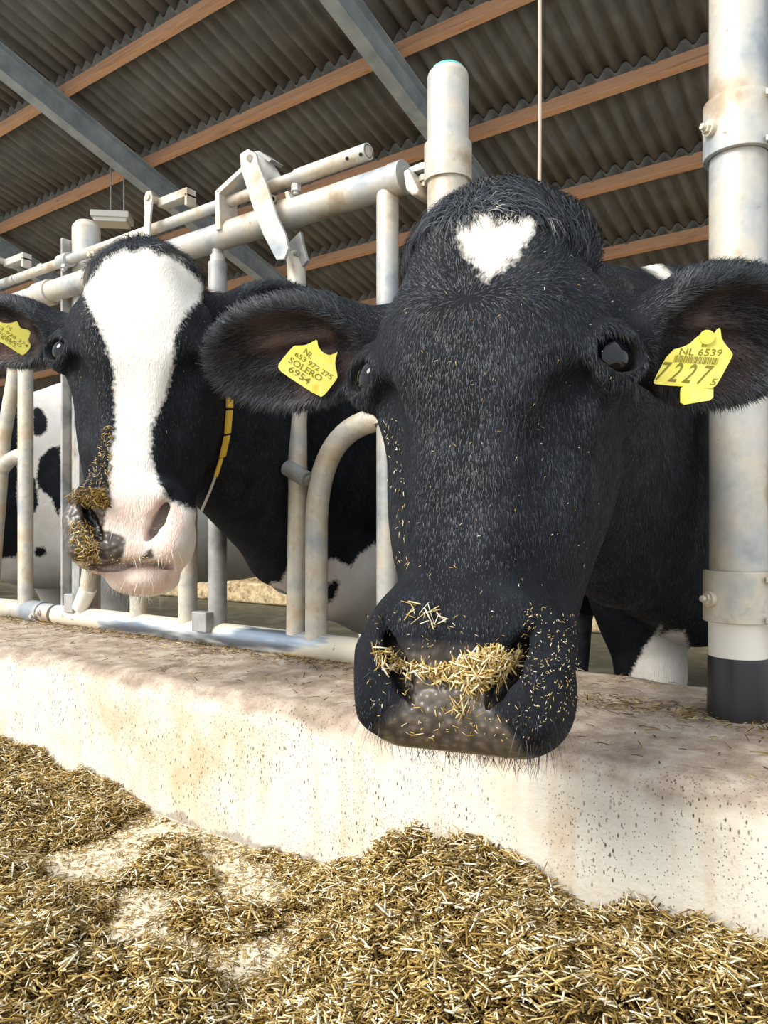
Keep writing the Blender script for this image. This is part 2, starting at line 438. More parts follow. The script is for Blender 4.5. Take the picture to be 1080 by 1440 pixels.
def body_shape(V, xs, y0, bz=.48, foreleg=((0, 0), (0, 0))):
    fr = (np.array((xs, y0, 0.)), np.eye(3)); E = V.ell; C = V.cone
    E(fr, (0, .95, .62), (.33, .95, .38), .08)
    E(fr, (0, .35, .62), (.27, .42, .38), .08)
    E(fr, (0, 1.6, .66), (.29, .42, .36), .08)
    C(fr, (0, .30, .90), (0, 1.9, .92), .12, .12, .10)
    for s in (-1, 1):
        E(fr, (s * .17, .30, .55), (.12, .22, .34), .06)
        E(fr, (s * .19, 1.80, .72), (.13, .16, .17), .08)
        dx, dy = foreleg[0 if s < 0 else 1]
        C(fr, (s * .16, .27, .38), (s * .15 + dx * .5, .28 + dy * .5, .17), .105, .070, .05)
        C(fr, (s * .15 + dx * .5, .28 + dy * .5, .17), (s * .14 + dx, .27 + dy, .02), .070, .050, .03)
        E(fr, (s * .14 + dx, .26 + dy, .02), (.050, .052, .06), .02)
        C(fr, (s * .14 + dx, .27 + dy, .0), (s * .14 + dx, .27 + dy, -.15), .036, .034, .02)
        E(fr, (s * .14 + dx, .265 + dy, -.16), (.044, .048, .035), .02)
        C(fr, (s * .14 + dx, .25 + dy, -.17), (s * .14 + dx, .23 + dy, -.225), .044, .056, .01)
        E(fr, (s * .20, 1.75, .48), (.13, .26, .28), .06)
        C(fr, (s * .20, 1.68, .34), (s * .19, 1.86, .12), .10, .052, .05)
        C(fr, (s * .19, 1.86, .12), (s * .18, 1.80, -.15), .046, .036, .02)
        C(fr, (s * .18, 1.78, -.17), (s * .18, 1.75, -.225), .042, .055, .01)
    E(fr, (0, 1.50, .26), (.16, .20, .13), .05)      # udder
    E(fr, (0, .08, bz), (.13, .18, .21), .08)       # brisket
def neck_shape(V, fr, xs, y0, dz=0.):
    O, R = fr; w = lambda p: O + R @ np.array(p)
    I = (np.zeros(3), np.eye(3))
    K = np.array((xs, y0 - .12, 0.))
    for (h, za, zb, ra, rb, rc) in (((0, -.15, .09), .82, .86, .072, .10, .13), ((0, -.18, .03), .72, .78, .095, .125, .24), ((0, -.20, -.02), .58, .62, .09, .12, .24), ((0, -.22, -.06), .46 + dz, .45 + dz, .07, .095, .17)):
        a = w(h); m = K + np.array((0, 0, za)); V.cone(I, a, m, ra, rb, .05); V.cone(I, m, (xs, y0 + .22, zb), rb, rc, .06)
    m = (w((0, -.24, -.07)) + np.array((xs, y0 - .02, .36 + dz))) / 2 + np.array((0, 0, -.03 + dz * .6))
    V.cone(I, w((0, -.22, -.06)), m, .035, .035, .06); V.cone(I, m, (xs, y0 - .02, .38 + dz), .035, .06, .06)

def cow(name, label, O, R, xs, y0, ears, group, fine, box, pats, mouth=False, foreleg=((0, 0), (0, 0)), hair=0, ranges=None, tuft=0, body_seed=1, whisk=0, bz=.48, dz=0.):
    O = np.array(O, float); fr = (O, BASE @ np.array(R)); Rw = fr[1]
    (x0, x1), (y0b, y1), (z0, z1) = box
    V = Vol([axis(xs - .55 if xs - .55 < x0 else x0 - .02, max(xs + .55, x1 + .02), x0, x1, fine, .014), axis(y0b - .01, y0 + 2.3, y0b, y1, fine, .016), axis(PEN + .012, 1.2, z0, z1, fine, .013)])
    body_shape(V, xs, y0, bz, foreleg)
    neck_shape(V, fr, xs, y0, dz)
    head_shape(V, fr, mouth)
    earf = [ear_shape(V, *e) for e in ears]
    ey = eyes_shape(V, fr)
    P, Q = V.nets()
    # keep only the main piece is implied; vertex attributes describe the coat
    me = np_mesh(name, P, [Q]); o = link(name, me, MAT['coat'])
    nr = np.zeros(len(P) * 3, np.float32); me.vertices.foreach_get('normal', nr); nr = nr.reshape(-1, 3)
    L = (P - O) @ Rw
    px, py, d = proj(P); facing = ((CAM - P) * nr).sum(1) / np.linalg.norm(CAM - P, axis=1)
    wht = np.full(len(P), -.05)
    # blotches on the far sides of the body, which the photo does not show
    hid = (facing < -.1) & (P[:, 1] > y0 + .4)
    bn = vnoise(P, 3.0, body_seed) * .12 - .02
    wht = np.where(hid, bn, wht)
    for (side, region, poly) in pats:          # coat markings
        sdm = poly_sd(px, py, poly) * d / F
        ok = {'head': (L[:, 1] > -.16) & (L[:, 2] > -.5), 'body': P[:, 1] > y0 - .45, 'all': np.ones(len(P), bool)}[region] & (facing > -.15 if region != 'body' else np.ones(len(P), bool))
        wht = np.where(ok, np.maximum(wht, sdm) if side > 0 else np.minimum(wht, -sdm), wht)
    # eyes, ears, leather
    lea = np.clip((-.288 - L[:, 2]) / .02, 0, 1) * np.clip((L[:, 1] + .06) / .02, 0, 1) * np.clip((.041 + .75 * np.abs(L[:, 2] + .335) - np.abs(L[:, 0]) + vnoise(P, 60, 6) * .004) / .010, 0, 1) * np.clip((L[:, 2] + .392) / .01, 0, 1)
    for c, n in ey:
        q = np.linalg.norm(L - (c + n * .01), axis=1); lea = np.maximum(lea, np.clip((.027 - q) / .006, 0, 1) * .35)
    headm = L[:, 2] > -.6
    ear = np.zeros(len(P)); earid = np.zeros(len(P), int)
    for i, (ef, EL, EH, cut) in enumerate(earf):
        q = (P - ef[0]) @ ef[1]; dd = ell_d([q[:, 0], q[:, 1], q[:, 2]], np.array(cut[0]), np.array(cut[1]), np.eye(3))
        inn = (q[:, 0] > EL * .1) & (q[:, 0] < EL * 1.1) & (np.abs(q[:, 1]) < .08) & (np.abs(q[:, 2]) < EH)
        m = np.clip((.003 - dd) / .006, 0, 1) * inn
        nn = vnoise(P, 22, 3) * .5 + .5
        ear = np.maximum(ear, m * np.clip(nn * 2.2 - .75, .08, 1) * .85)
        earid = np.where(inn & (q[:, 0] > EL * .12) & (np.abs(q[:, 2]) < EH * .6), i + 1, earid)
    hole = np.zeros(len(P))
    for s in (-1, 1):
        A = np.array((s * .060, 0, -.284)); B = np.array((s * .037, 0, -.334)); e = B - A
        t = np.clip(((L - A) @ e) / (e @ e), 0, 1); q = (L - A) - t[:, None] * e
        hole = np.maximum(hole, np.clip((.012 - np.hypot(q[:, 0], q[:, 2])) / .004, 0, 1) * np.clip((-.014 - L[:, 1]) / .008, 0, 1) * (L[:, 1] > -.06))
    dirt = np.clip((vnoise(P, 18, 9) - .35) * 2.2, 0, 1) * np.clip((L[:, 2] - .05) / .05, 0, 1) * (np.abs(L[:, 0]) < .12) * .8
    pnk = np.full(len(P), -.05)
    if mouth:
        dk = np.maximum(poly_sd(px, py, [(70, 640), (156, 640), (157, 700), (150, 722), (146, 742), (168, 748), (180, 756), (176, 780), (170, 796), (130, 800), (70, 790)]),
                        poly_sd(px, py, [(195, 783), (216, 765), (219, 786), (196, 790)])) * d / F
        mz = np.minimum(.080 - np.abs(L[:, 0]), np.minimum(L[:, 1] + .085, -.245 - L[:, 2] - .6 * np.maximum(L[:, 0], -.01)))
        nos = .034 - np.hypot(L[:, 0] - .056, L[:, 2] + .315)
        lip = np.minimum(-.372 - L[:, 2], L[:, 1] + .085)
        pnk = np.maximum(np.minimum(mz, -dk), lip); pnk = np.maximum(pnk, np.minimum(nos, -dk))
        pnk = np.where(headm & (facing > -.3), pnk, -.05)
        lea = np.maximum(lea * (np.abs(L[:, 2]) < .1), np.clip(dk / .004, 0, 1) * (L[:, 2] < -.26) * (facing > -.3))
        wht = np.where(lea > .4, np.minimum(wht, .02), wht)
        hole = np.where(L[:, 0] > 0, hole * .75, hole)
    for k_, v_ in (('wht', wht), ('lea', lea), ('ear', ear), ('hole', hole), ('dirt', dirt), ('pnk', pnk)): attr(me, k_, v_)
    props(o, label, 'cow', group)
    for (c, n), s in zip(ey, (-1, 1)):
        bm = bmesh.new(); bmesh.ops.create_uvsphere(bm, u_segments=32, v_segments=20, radius=.0230)
        em = bpy.data.meshes.new('eye'); bm.to_mesh(em); bm.free()
        eo = link('eye', em, MAT['eye'], o); eo.location = Vector(O + Rw @ c)
    info = dict(o=o, P=P, Q=Q, nr=nr, L=L, fr=fr, ears=earf, wht=wht, lea=lea, ear=ear, earid=earid, pnk=pnk, dirt=dirt, px=px, py=py, d=d, facing=facing, y0=y0)
    info['bvh'] = BVHTree.FromPolygons([Vector(p) for p in P], [tuple(map(int, q)) for q in Q])
    if hair: coat_hair(info, hair, tuft, whisk)
    return info

def strands(root, direc, nrm, length, width, curl=0.):
    n = len(root); side = unit(np.cross(direc, nrm)); w = side * width[:, None]
    mid = root + direc * (length * .5)[:, None]
    tip = root + direc * length[:, None] - nrm * (length * curl)[:, None]
    V = np.stack([root - w, root + w, mid + w * .8, mid - w * .8, tip], 1).reshape(-1, 3)
    b = np.arange(n)[:, None] * 5
    return V, b + np.array([[0, 1, 2, 3]]), b + np.array([[3, 2, 4]])
def coat_hair(c, count, tuft, whisk):
    P, Q, nr, L, fr = c['P'], c['Q'], c['nr'], c['L'], c['fr']; R = fr[1]
    fc = P[Q].mean(1); d1 = P[Q[:, 2]] - P[Q[:, 0]]; d2 = P[Q[:, 3]] - P[Q[:, 1]]
    area = np.linalg.norm(np.cross(d1, d2), axis=1) * .5
    fac = c['facing'][Q].mean(1); lea = c['lea'][Q].mean(1); pk = c['pnk'][Q].mean(1); Lf = L[Q].mean(1); eid = c['earid'][Q[:, 0]]
    near = (fc[:, 1] < c['y0'] + .35)
    w = area * (fac > -.35) * near * np.clip(1 - lea * 1.4, 0, 1) * np.where(pk > .004, .12, 1) / (.35 + c['d'][Q[:, 0]]) ** 2
    w *= np.where((fc[:, 1] > fr[0][1] + .35), .25, 1)
    def samp(wt, n):
        i = rng.choice(len(Q), n, p=wt / wt.sum()); u = rng.random((n, 2))
        a, b, cc, dd = (P[Q[i, k]] for k in range(4))
        p = (a * (1 - u[:, :1]) + b * u[:, :1]) * (1 - u[:, 1:]) + (dd * (1 - u[:, :1]) + cc * u[:, :1]) * u[:, 1:]
        return i, p, unit(nr[Q[i]].mean(1))
    def emit(name, i, p, n, direc, ln, wd, lift, curl=.15, label=None):
        t = direc - n * (direc * n).sum(1, keepdims=True); t = unit(t + rng.normal(0, .16, t.shape))
        t = unit(t - n * (t * n).sum(1, keepdims=True)); t = unit(t + n * lift[:, None])
        V, q, tr = strands(p - n * .0008, t, n, ln, wd, curl)
        me = np_mesh(name, V, [q, tr])
        for k in ('wht', 'ear', 'dirt'): attr(me, k, np.repeat(c[k][Q[i, 0]], 5))
        attr(me, 'rnd', np.repeat(rng.random(len(p)) ** 2, 5))
        o = link(name, me, MAT['hair'], c['o']); props(o, label, None, None, 'stuff'); return o
    # lie of the coat: out from the whorl between the eyes
    def flow(lp):
        a, b, z = lp[:, 0], lp[:, 1], lp[:, 2] + .005
        up = np.clip(z / .06, 0, 1)[:, None]
        rad = np.stack([a * 1.3, np.zeros_like(a) - .01, z + .02], 1); rad = unit(rad)
        dn = np.stack([a * 2.0, np.full_like(a, -.10), np.full_like(a, -1.)], 1)
        return unit(rad * up + unit(dn) * (1 - up)) @ R.T
    i, p, n = samp(w, count); lp = (p - fr[0]) @ R; dr = flow(lp)
    e = eid[i]
    for k, (ef, EL, EH, cut) in enumerate(c['ears']):
        m = e == k + 1; q = (p[m] - ef[0]) @ ef[1]
        dd = np.stack([np.full(m.sum(), .9), np.zeros(m.sum()), q[:, 2] / EH * 1.6 - .25], 1); dr[m] = unit(dd) @ ef[1].T
    far = fc[i][:, 1] > fr[0][1] + .35
    dr[far] = np.array([.1, .4, -.8])
    ln = rng.uniform(.007, .012, len(p)) * np.where(e > 0, 1.7, 1) * (.55 + .45 * np.clip((lp[:, 2] + .30) / .16, 0, 1)) * np.where(far, 1.6, 1)
    emit('coat_hair', i, p, n, dr, ln, rng.uniform(.00014, .00032, len(p)), rng.uniform(.06, .30, len(p)))
    # long ear fringe around each rim
    for k, (ef, EL, EH, cut) in enumerate(c['ears']):
        q = (fc - ef[0]) @ ef[1]; ed = (q[:, 0] / EL - .5) ** 2 / .25 + (q[:, 2] / (EH / 2)) ** 2
        wt = area * (eid == k + 1) * (ed > .62) * (q[:, 0] > EL * .15); 
        if wt.sum() <= 0: continue
        i, p, n = samp(wt, int(count * .05)); q = (p - ef[0]) @ ef[1]
        out = unit(np.stack([(q[:, 0] / EL - .5) + .55, np.zeros(len(p)), q[:, 2] / EH * 2.4], 1)) @ ef[1].T
        emit('ear_fringe', i, p, n, out, rng.uniform(.010, .024, len(p)), rng.uniform(.0003, .0005, len(p)), rng.uniform(-.1, .35, len(p)))
    if tuft:
        wt = area * (Lf[:, 2] > (.145 if not tuft > 9000 else .118)) * (np.abs(Lf[:, 0]) < .115) * (Lf[:, 2] < .30) * (Lf[:, 1] > -.17) * (eid == 0)
        wt *= np.where(c['wht'][Q[:, 0]] > 0, .12, 1)
        i, p, n = samp(wt, tuft); lp = (p - fr[0]) @ R
        sg_ = np.tanh((lp[:, 0] + .01) / .03)
        dr = unit(np.stack([sg_ * 1.0, .35 - 0 * sg_, .12 - .75 * np.abs(lp[:, 0]) / .09], 1) + rng.normal(0, .18, lp.shape)) @ R.T
        emit('poll_tuft', i, p, n, dr, rng.uniform(.020, .042, len(p)), rng.uniform(.0003, .0007, len(p)), rng.uniform(.08, .42, len(p)), .35)
    if whisk:
        wt = area * (Lf[:, 2] < -.30) * (Lf[:, 2] > -.46) * (Lf[:, 1] > -.13) * (fac > -.5) * np.where(Lf[:, 2] < -.36, 4, 1) * (lea < .5)
        i, p, n = samp(wt, whisk)
        dr = np.tile(np.array([0, -.1, -1.]) @ R.T, (len(p), 1))
        emit('whiskers', i, p, n, dr, rng.uniform(.012, .034, len(p)), np.full(len(p), .00028), rng.uniform(.5, 1.6, len(p)), .05)

R1 = [[0.92566, -0.369015, 0.083558], [0.378327, 0.899949, -0.216705], [0.00477, 0.232207, 0.972655]]
R2 = [[0.995084, 0.094767, -0.028774], [-0.098556, 0.976174, -0.193316], [0.009769, 0.195201, 0.980715]]
O1 = np.array([-0.36117, 0.62340, 0.18115 + CAMZ]); O2 = np.array([-1.05015, 0.74699, 0.31017 + CAMZ])
tocam = lambda p: unit(CAM - np.array(p))
e1l = (atd(528, 476, .90), atd(290, 514, .93), .134); e1r = (atd(893, 470, .80), atd(1135, 478, .79), .146)
front = cow('cow', 'large black cow with a small white star on its forehead, muzzle dusted with straw', O1, R1, -.40, 1.45,
    [(*e1l, tocam(e1l[0]) + np.array([0, 0, -.25])), (*e1r, tocam(e1r[0]) + np.array([0, 0, -.25]))], None, .0038,
    ((-.83, .13), (.40, .93), (.20, .98)),
    [(1, 'head', [(642, 323), (664, 319), (679, 296), (693, 317), (722, 315), (760, 300), (749, 325), (724, 364), (702, 380), (685, 394), (672, 374), (655, 360), (650, 342)]),
     (1, 'body', [(880, 340), (905, 352), (952, 393), (945, 400), (895, 368)]),
     (1, 'body', [(818, 955), (838, 955), (850, 970), (836, 985), (838, 1010), (815, 1010)]),
     (1, 'body', [(885, 960), (893, 975), (880, 995), (868, 1010), (905, 1010), (930, 880), (905, 912), (888, 945)]),
     (1, 'body', [(915, 900), (940, 888), (962, 888), (970, 912), (985, 930), (1002, 935), (1100, 945), (1100, 1030), (880, 1030)])],
    foreleg=((.02, .0), (-.05, .04)), hair=HAIR1, tuft=14000 if HAIR1 > 20000 else 3000, whisk=420, body_seed=2)
e2l = (atd(88, 470, 1.36), atd(-70, 462, 1.40), .125); e2r = (atd(318, 440, 1.42), atd(450, 438, 1.50), .115)
second = cow('cow', 'black cow with a broad white blaze, pink muzzle and tongue showing, wearing a yellow collar', O2, R2, -1.17, 1.52,
    [(*e2l, tocam(e2l[0]) + np.array([0, 0, -.2])), (*e2r, tocam(e2r[0]) + np.array([0.3, 0, -.1]))], None, .0045,
    ((-1.62, -.66), (.55, 1.12), (.32, 1.06)),
    [(1, 'head', [(117, 408), (150, 366), (172, 352), (190, 356), (205, 346), (222, 360), (240, 356), (264, 380), (286, 400), (282, 420), (262, 440), (246, 468), (243, 515), (232, 560), (213, 600), (212, 640), (224, 680), (240, 705), (280, 720), (290, 800), (240, 850), (140, 830), (150, 790), (150, 730), (157, 700), (156, 640), (163, 600), (160, 520), (145, 470), (128, 435)]),
     (1, 'body', [(272, 712), (292, 712), (300, 742), (318, 790), (335, 825), (362, 852), (382, 820), (396, 818), (412, 780), (412, 900), (330, 900), (255, 740)]),
     (1, 'body', [(450, 790), (472, 785), (492, 798), (505, 780), (527, 764), (540, 775), (560, 780), (560, 900), (450, 900)]),
     (-1, 'body', [(458, 825), (472, 812), (477, 822), (470, 842), (456, 852)]),
     (1, 'body', [(430, 410), (490, 410), (490, 440), (430, 440)])],
    mouth=True, bz=.42, dz=-.07, hair=HAIR1 // 2, tuft=1800, whisk=260, body_seed=5)
# third cow: head turned away to the left of the picture, flank seen through the bars
O3 = np.array([-2.88, .90, .62])
R3 = [[.80, .57, -.1], [-.58, .81, -.1], [.02, .14, .99]]
R3 = np.linalg.qr(np.array(R3))[0]; R3 = R3 * np.sign(np.diag(R3))
e3 = [(O3 + BASE @ R3 @ np.array((s * .10, -.12, .07)), O3 + BASE @ R3 @ np.array((s * .30, -.16, .05)), .12, tocam(O3)) for s in (-1, 1)]
third = cow('cow', 'white cow with black patches standing behind the bars at the left edge', O3, R3, -2.68, 1.42, e3, None, .010,
    ((-3.3, -2.5), (.5, 1.4), (.15, 1.0)),
    [(1, 'body', [(-900, 300), (700, 300), (700, 1200), (-900, 1200)]),
     (-1, 'body', [(-400, 350), (20, 420), (26, 600), (24, 700), (30, 772), (22, 784), (-400, 800)]),
     (-1, 'body', [(46, 572), (58, 574), (67, 590), (66, 606), (56, 614), (46, 612)]),
     (-1, 'body', [(70, 630), (84, 626), (90, 700), (82, 728), (72, 700), (58, 690), (51, 675), (55, 645)]),
     (-1, 'body', [(40, 670), (50, 672), (54, 710), (48, 722), (40, 720)]),
     (-1, 'body', [(50, 770), (62, 769), (66, 778), (56, 784), (48, 780)]),
     (-1, 'body', [(270, 300), (300, 700), (420, 720), (560, 400)])],
    body_seed=8)
# ------------------------------------------------------------------ barn shell
def m_roof():
    m = NT('corrugated_fibre_cement'); c = m.co(); n = m.noise(c, 3.5, 5, .6); n2 = m.noise(m.co((9, 1.2, 1)), 2.0, 4)
    b = m.ramp(n, [(.3, (.10, .098, .090)), (.7, (.17, .163, .15))])
    b = m.mix(m.ramp(n2, [(.45, 0.), (.8, .6)]), b, (.055, .05, .045))
    m.set(b, .85); m.bump(n, .2, .01); MAT['roof'] = m.m
def m_wood():
    m = NT('orange_brown_timber'); c = m.co((.35, 6, 6)); n = m.noise(c, 3.2, 6, .65, 1.5); k = m.vor(m.co((1.2, 5, 5)), 1.0)
    b = m.ramp(n, [(.3, (.33, .165, .09)), (.5, (.56, .31, .175)), (.7, (.44, .24, .135))])
    b = m.mix(m.ramp(k, [(.03, .85), (.06, 0.)]), b, (.05, .02, .01))
    m.set(b, .7); m.bump(n, .2, .004); MAT['wood'] = m.m
def m_conc():
    m = NT('whitewashed_concrete'); c = m.co(); n = m.noise(c, 4.2, 6, .6); f = m.noise(c, 90, 5, .6)
    g = m.n('ShaderNodeNewGeometry'); sp = m.n('ShaderNodeSeparateXYZ'); m.l(g.outputs['Position'], sp.inputs[0])
    st = m.noise(m.co((14, 14, 1.6)), 2.2, 4)
    b = m.ramp(n, [(.28, (.66, .50, .34)), (.42, (.73, .67, .575)), (.54, (.71, .66, .57)), (.68, (.62, .46, .30))])
    b = m.mix(m.ramp(st, [(.50, 0.), (.72, .6)]), b, (.60, .45, .30))
    # worn, muddy upper surface: follows the height on the kerb, broken by noise
    h = m.math('ADD', m.math('MULTIPLY', m.math('SUBTRACT', sp.outputs['Z'], .196), 30.), m.math('MULTIPLY', m.math('SUBTRACT', m.noise(c, 7, 5), .5), 1.6))
    top = m.ramp(m.noise(c, 17, 6, .65), [(.3, (.20, .145, .105)), (.5, (.40, .31, .24)), (.68, (.60, .52, .43))])
    b = m.mix(m.ramp(h, [(0., 0.), (.55, .95)]), b, top)
    v = m.vor(m.co((1, 1, .4)), 185); v2 = m.vor(m.co((1, 1, .8)), 240); sel = m.noise(c, 9, 3)
    pit = m.math('MULTIPLY', m.ramp(v, [(.12, 1.), (.24, 0.)]), m.ramp(sel, [(.46, 0.), (.60, 1.)])); pit = m.math('MAXIMUM', pit, m.math('MULTIPLY', m.ramp(v2, [(.12, .8), (.22, 0.)]), m.ramp(m.noise(c, 15, 3), [(.36, 0.), (.48, 1.)])))
    sc_ = m.math('ADD', m.math('MULTIPLY', sp.outputs['Z'], -22.), m.math('MULTIPLY', m.noise(c, 11, 5, .7), 2.4))
    b = m.mix(m.ramp(sc_, [(.86, 0.), (1.0, .7)]), b, (.27, .245, .22))
    b = m.mix(pit, b, (.12, .085, .05))
    m.set(b, .9, 0, .15); m.bump(m.math('SUBTRACT', f, pit), .5, .004); MAT['conc'] = m.m
def m_floor():
    m = NT('swept_alley_floor'); c = m.co(); n = m.noise(c, 6, 6, .6); f = m.noise(c, 120, 4)
    b = m.ramp(n, [(.3, (.58, .48, .33)), (.55, (.78, .70, .55)), (.75, (.64, .50, .32))])
    b = m.mix(m.ramp(f, [(.6, 0.), (.68, .8)]), b, (.25, .17, .08))
    m.set(b, .85, 0, .2); m.bump(f, .3, .003); MAT['alley'] = m.m
    m = NT('wet_slurry_floor'); c = m.co(); n = m.noise(c, 5, 6, .6)
    m.set(m.ramp(n, [(.35, (.035, .038, .026)), (.65, (.10, .09, .06))]), m.ramp(n, [(.4, .35), (.6, .8)])); m.bump(n, .4, .02); MAT['slurry'] = m.m
    m = NT('bedding'); c = m.co(); n = m.noise(c, 16, 7, .7)
    m.set(m.ramp(n, [(.35, (.22, .14, .07)), (.55, (.60, .46, .26)), (.7, (.75, .62, .40))]), .9); m.bump(n, .8, .03); MAT['bedding'] = m.m
    m = NT('dark_boards'); c = m.co((7, 1, .6)); n = m.noise(c, 2.5, 4)
    m.set(m.ramp(n, [(.35, (.02, .02, .018)), (.65, (.06, .055, .05))]), .8); MAT['boards'] = m.m
def m_hay():
    m = NT('chopped_feed'); r = m.attr('rnd')
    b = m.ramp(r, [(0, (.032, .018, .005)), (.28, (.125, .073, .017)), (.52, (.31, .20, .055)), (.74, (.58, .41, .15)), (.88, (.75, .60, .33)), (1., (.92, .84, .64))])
    m.set(b, .75, 0, .12); MAT['hay'] = m.m
    m = NT('feed_underlayer'); c = m.co(); n = m.noise(c, 130, 6, .75)
    m.set(m.ramp(n, [(.35, (.05, .028, .010)), (.5, (.16, .10, .035)), (.65, (.38, .27, .11))]), .8); m.bump(n, 1., .012); MAT['haybed'] = m.m
for f_ in (m_roof, m_wood, m_conc, m_floor, m_hay): f_()
m_rf = simple('roof_steel', (.30, .34, .37), .5, .2); c_ = m_rf.co(); n_ = m_rf.noise(c_, 5, 4); m_rf.l(m_rf.ramp(n_, [(.3, (.22, .26, .29)), (.7, (.40, .44, .46))]), m_rf.b.inputs['Base Color'])

SL = .318; Z0 = 6.4
def roofz(y, off=0.): return CAMZ + Z0 + off - SL * y
# corrugated sheets as one ceiling: side laps every five waves, end laps at every second purlin
PY = [3.72, 4.90, 6.05, 7.22, 8.42, 9.56, 10.75, 11.95]
xs_ = np.arange(-26, 7.0, .177 / 8); pit = .177
ys_ = []
for a, b in zip([2.5] + [y - .050 for y in PY], [y + .06 for y in PY] + [13.2]): ys_.append((a, b))
Vr = []; Fr = []; base = 0; nx = len(xs_)
for j, (a, b) in enumerate(ys_):
    for y in (a, (a + b) / 2, b):
        lap = ((xs_ / pit) % 6) / 6; cw = np.cos(2 * np.pi * xs_ / pit)
        z = roofz(y, .16 + .036) + .040 * np.sign(cw) * np.abs(cw) ** .7 - .034 * lap ** 2 + (.020 if y == b else -.006)
        Vr.append(np.stack([xs_, np.full(nx, y), z], 1))
    for r in range(2):
        i = np.arange(nx - 1) + base + r * nx; Fr.append(np.stack([i, i + 1, i + 1 + nx, i + nx], 1))
    base += 3 * nx
o = link('ceiling', np_mesh('ceiling', np.concatenate(Vr), [np.concatenate(Fr)]), MAT['roof']); o['kind'] = 'structure'
so = o.modifiers.new('thick', 'SOLIDIFY'); so.thickness = .010; so.offset = 1
cs, sn = math.cos(math.atan(SL)), math.sin(math.atan(SL))
AX = np.array([[1, 0, 0], [0, cs, -sn], [0, sn, cs]])
ordn = ['nearest', 'second', 'third', 'fourth', 'fifth', 'sixth', 'seventh', 'farthest']
for i, y in enumerate(PY):
    b = MB().box((-9.5, y, roofz(y, .072)), (16.5, .038, .072), AX)
    o = b.build('roof_purlin', MAT['wood'], None, .004)
    props(o, 'orange-brown timber purlin under the corrugated roof, %s from the camera' % ordn[i], 'beam', 'timber roof purlins')
for i, x in enumerate((-11.97, -8.14, -4.31, -.48)):
    b = MB(); L_ = 5.6
    for off, hw, hh in ((-.008, .075, .008), (-.295, .075, .009), (-.15, .006, .14)):
        y = 7.6; b.box((x, y, roofz(y, off)), (hw, 5.5 / cs, hh), AX)
    o = b.build('roof_rafter', MAT['roof_steel'], None, .002)
    props(o, ['grey steel roof rafter far off at the left end of the barn', 'grey steel rafter crossing the upper left corner of the roof', 'grey steel rafter running down behind the shorter capped post',
              'grey steel rafter beyond the tall post at the right'][i], 'beam', 'steel roof rafters')
# shell
def quadbox(name, c, h, mat):
    o = MB().box(c, h).build(name, MAT[mat]); o['kind'] = 'structure'; return o
quadbox('wall_back', (-9.5, 13.2, 1.4), (16.6, .06, 1.65), 'boards')
quadbox('wall_left', (-26.1, 6.5, 2.6), (.06, 6.7, 2.85), 'boards')
quadbox('floor', (-9.5, -2.6, -.15), (16.6, 3.9, .15), 'alley')
quadbox('floor', (-9.5, 7.2, PEN - .05), (16.6, 5.94, .05), 'slurry')
kb = MB().box((-9.5, 9.0, PEN + .10), (16.4, 3.9, .10)); o = kb.build('bedding_kerb', MAT['bedding'], None, .03)
props(o, 'low straw-bedded lying kerb on the pen floor far behind the cows', 'kerb')

# front kerb wall with rounded nose, fine relief, a joint and a crack
prof = [(0.84, -.01), (.84, .05), (.84, .10), (.84, .15)] + [(.84, z) for z in np.linspace(.16, .195, 6)]
for a in np.linspace(0, math.pi / 2, 9)[1:]: prof.append((.84 + .035 * (1 - math.cos(a)), .195 + .035 * math.sin(a)))
prof += [(y, .230 + .006 * (y - .875) / .4) for y in np.linspace(.89, 1.32, 26)] + [(1.34, .22), (1.345, .1), (1.345, PEN)]
prof = np.array(prof); ux = np.concatenate([np.arange(-9, -2.6, .05), np.arange(-2.6, .35, .006), np.arange(.35, 4, .05)])
gx, gy = np.meshgrid(ux, prof[:, 0], indexing='ij'); gz = np.tile(prof[:, 1], (len(ux), 1))
PP = np.stack([gx, gy, gz], -1)
edge = np.exp(-((gy - .85) ** 2 + (gz - .22) ** 2) / .03 ** 2)
dsp = vnoise(PP, 6, 1) * .003 + vnoise(PP, 26, 2) * .0016 + vnoise(PP, 70, 3) * .0008 + edge * vnoise(PP, 14, 4) * .006
js = at(618, 1100, .84)[0]; dsp -= .004 * np.exp(-((gx - js + .002 * np.sin(gz * 60)) / .003) ** 2) * (gy < .86)
cx = onz(262, 925, .235); ck = np.abs((gx - cx[0]) + .55 * (gy - cx[1]) + .014 * np.sin(gy * 90) + .006 * np.sin(gy * 230))
dsp -= .028 * np.exp(-(ck / .0075) ** 2) * np.exp(-((gy - cx[1]) / .085) ** 4) * (gz > .15)
PP[..., 2] += dsp * (gy > .85); PP[..., 1] -= dsp * (gy <= .88) * (gz > -.005)
n0, n1 = gx.shape; I_ = (np.arange(n0 - 1)[:, None] * n1 + np.arange(n1 - 1)[None]).ravel()
o = link('wall_front', np_mesh('wall_front', PP.reshape(-1, 3), [np.stack([I_, I_ + n1, I_ + n1 + 1, I_ + 1], 1)[:, ::-1]]), MAT['conc']); o['kind'] = 'structure'

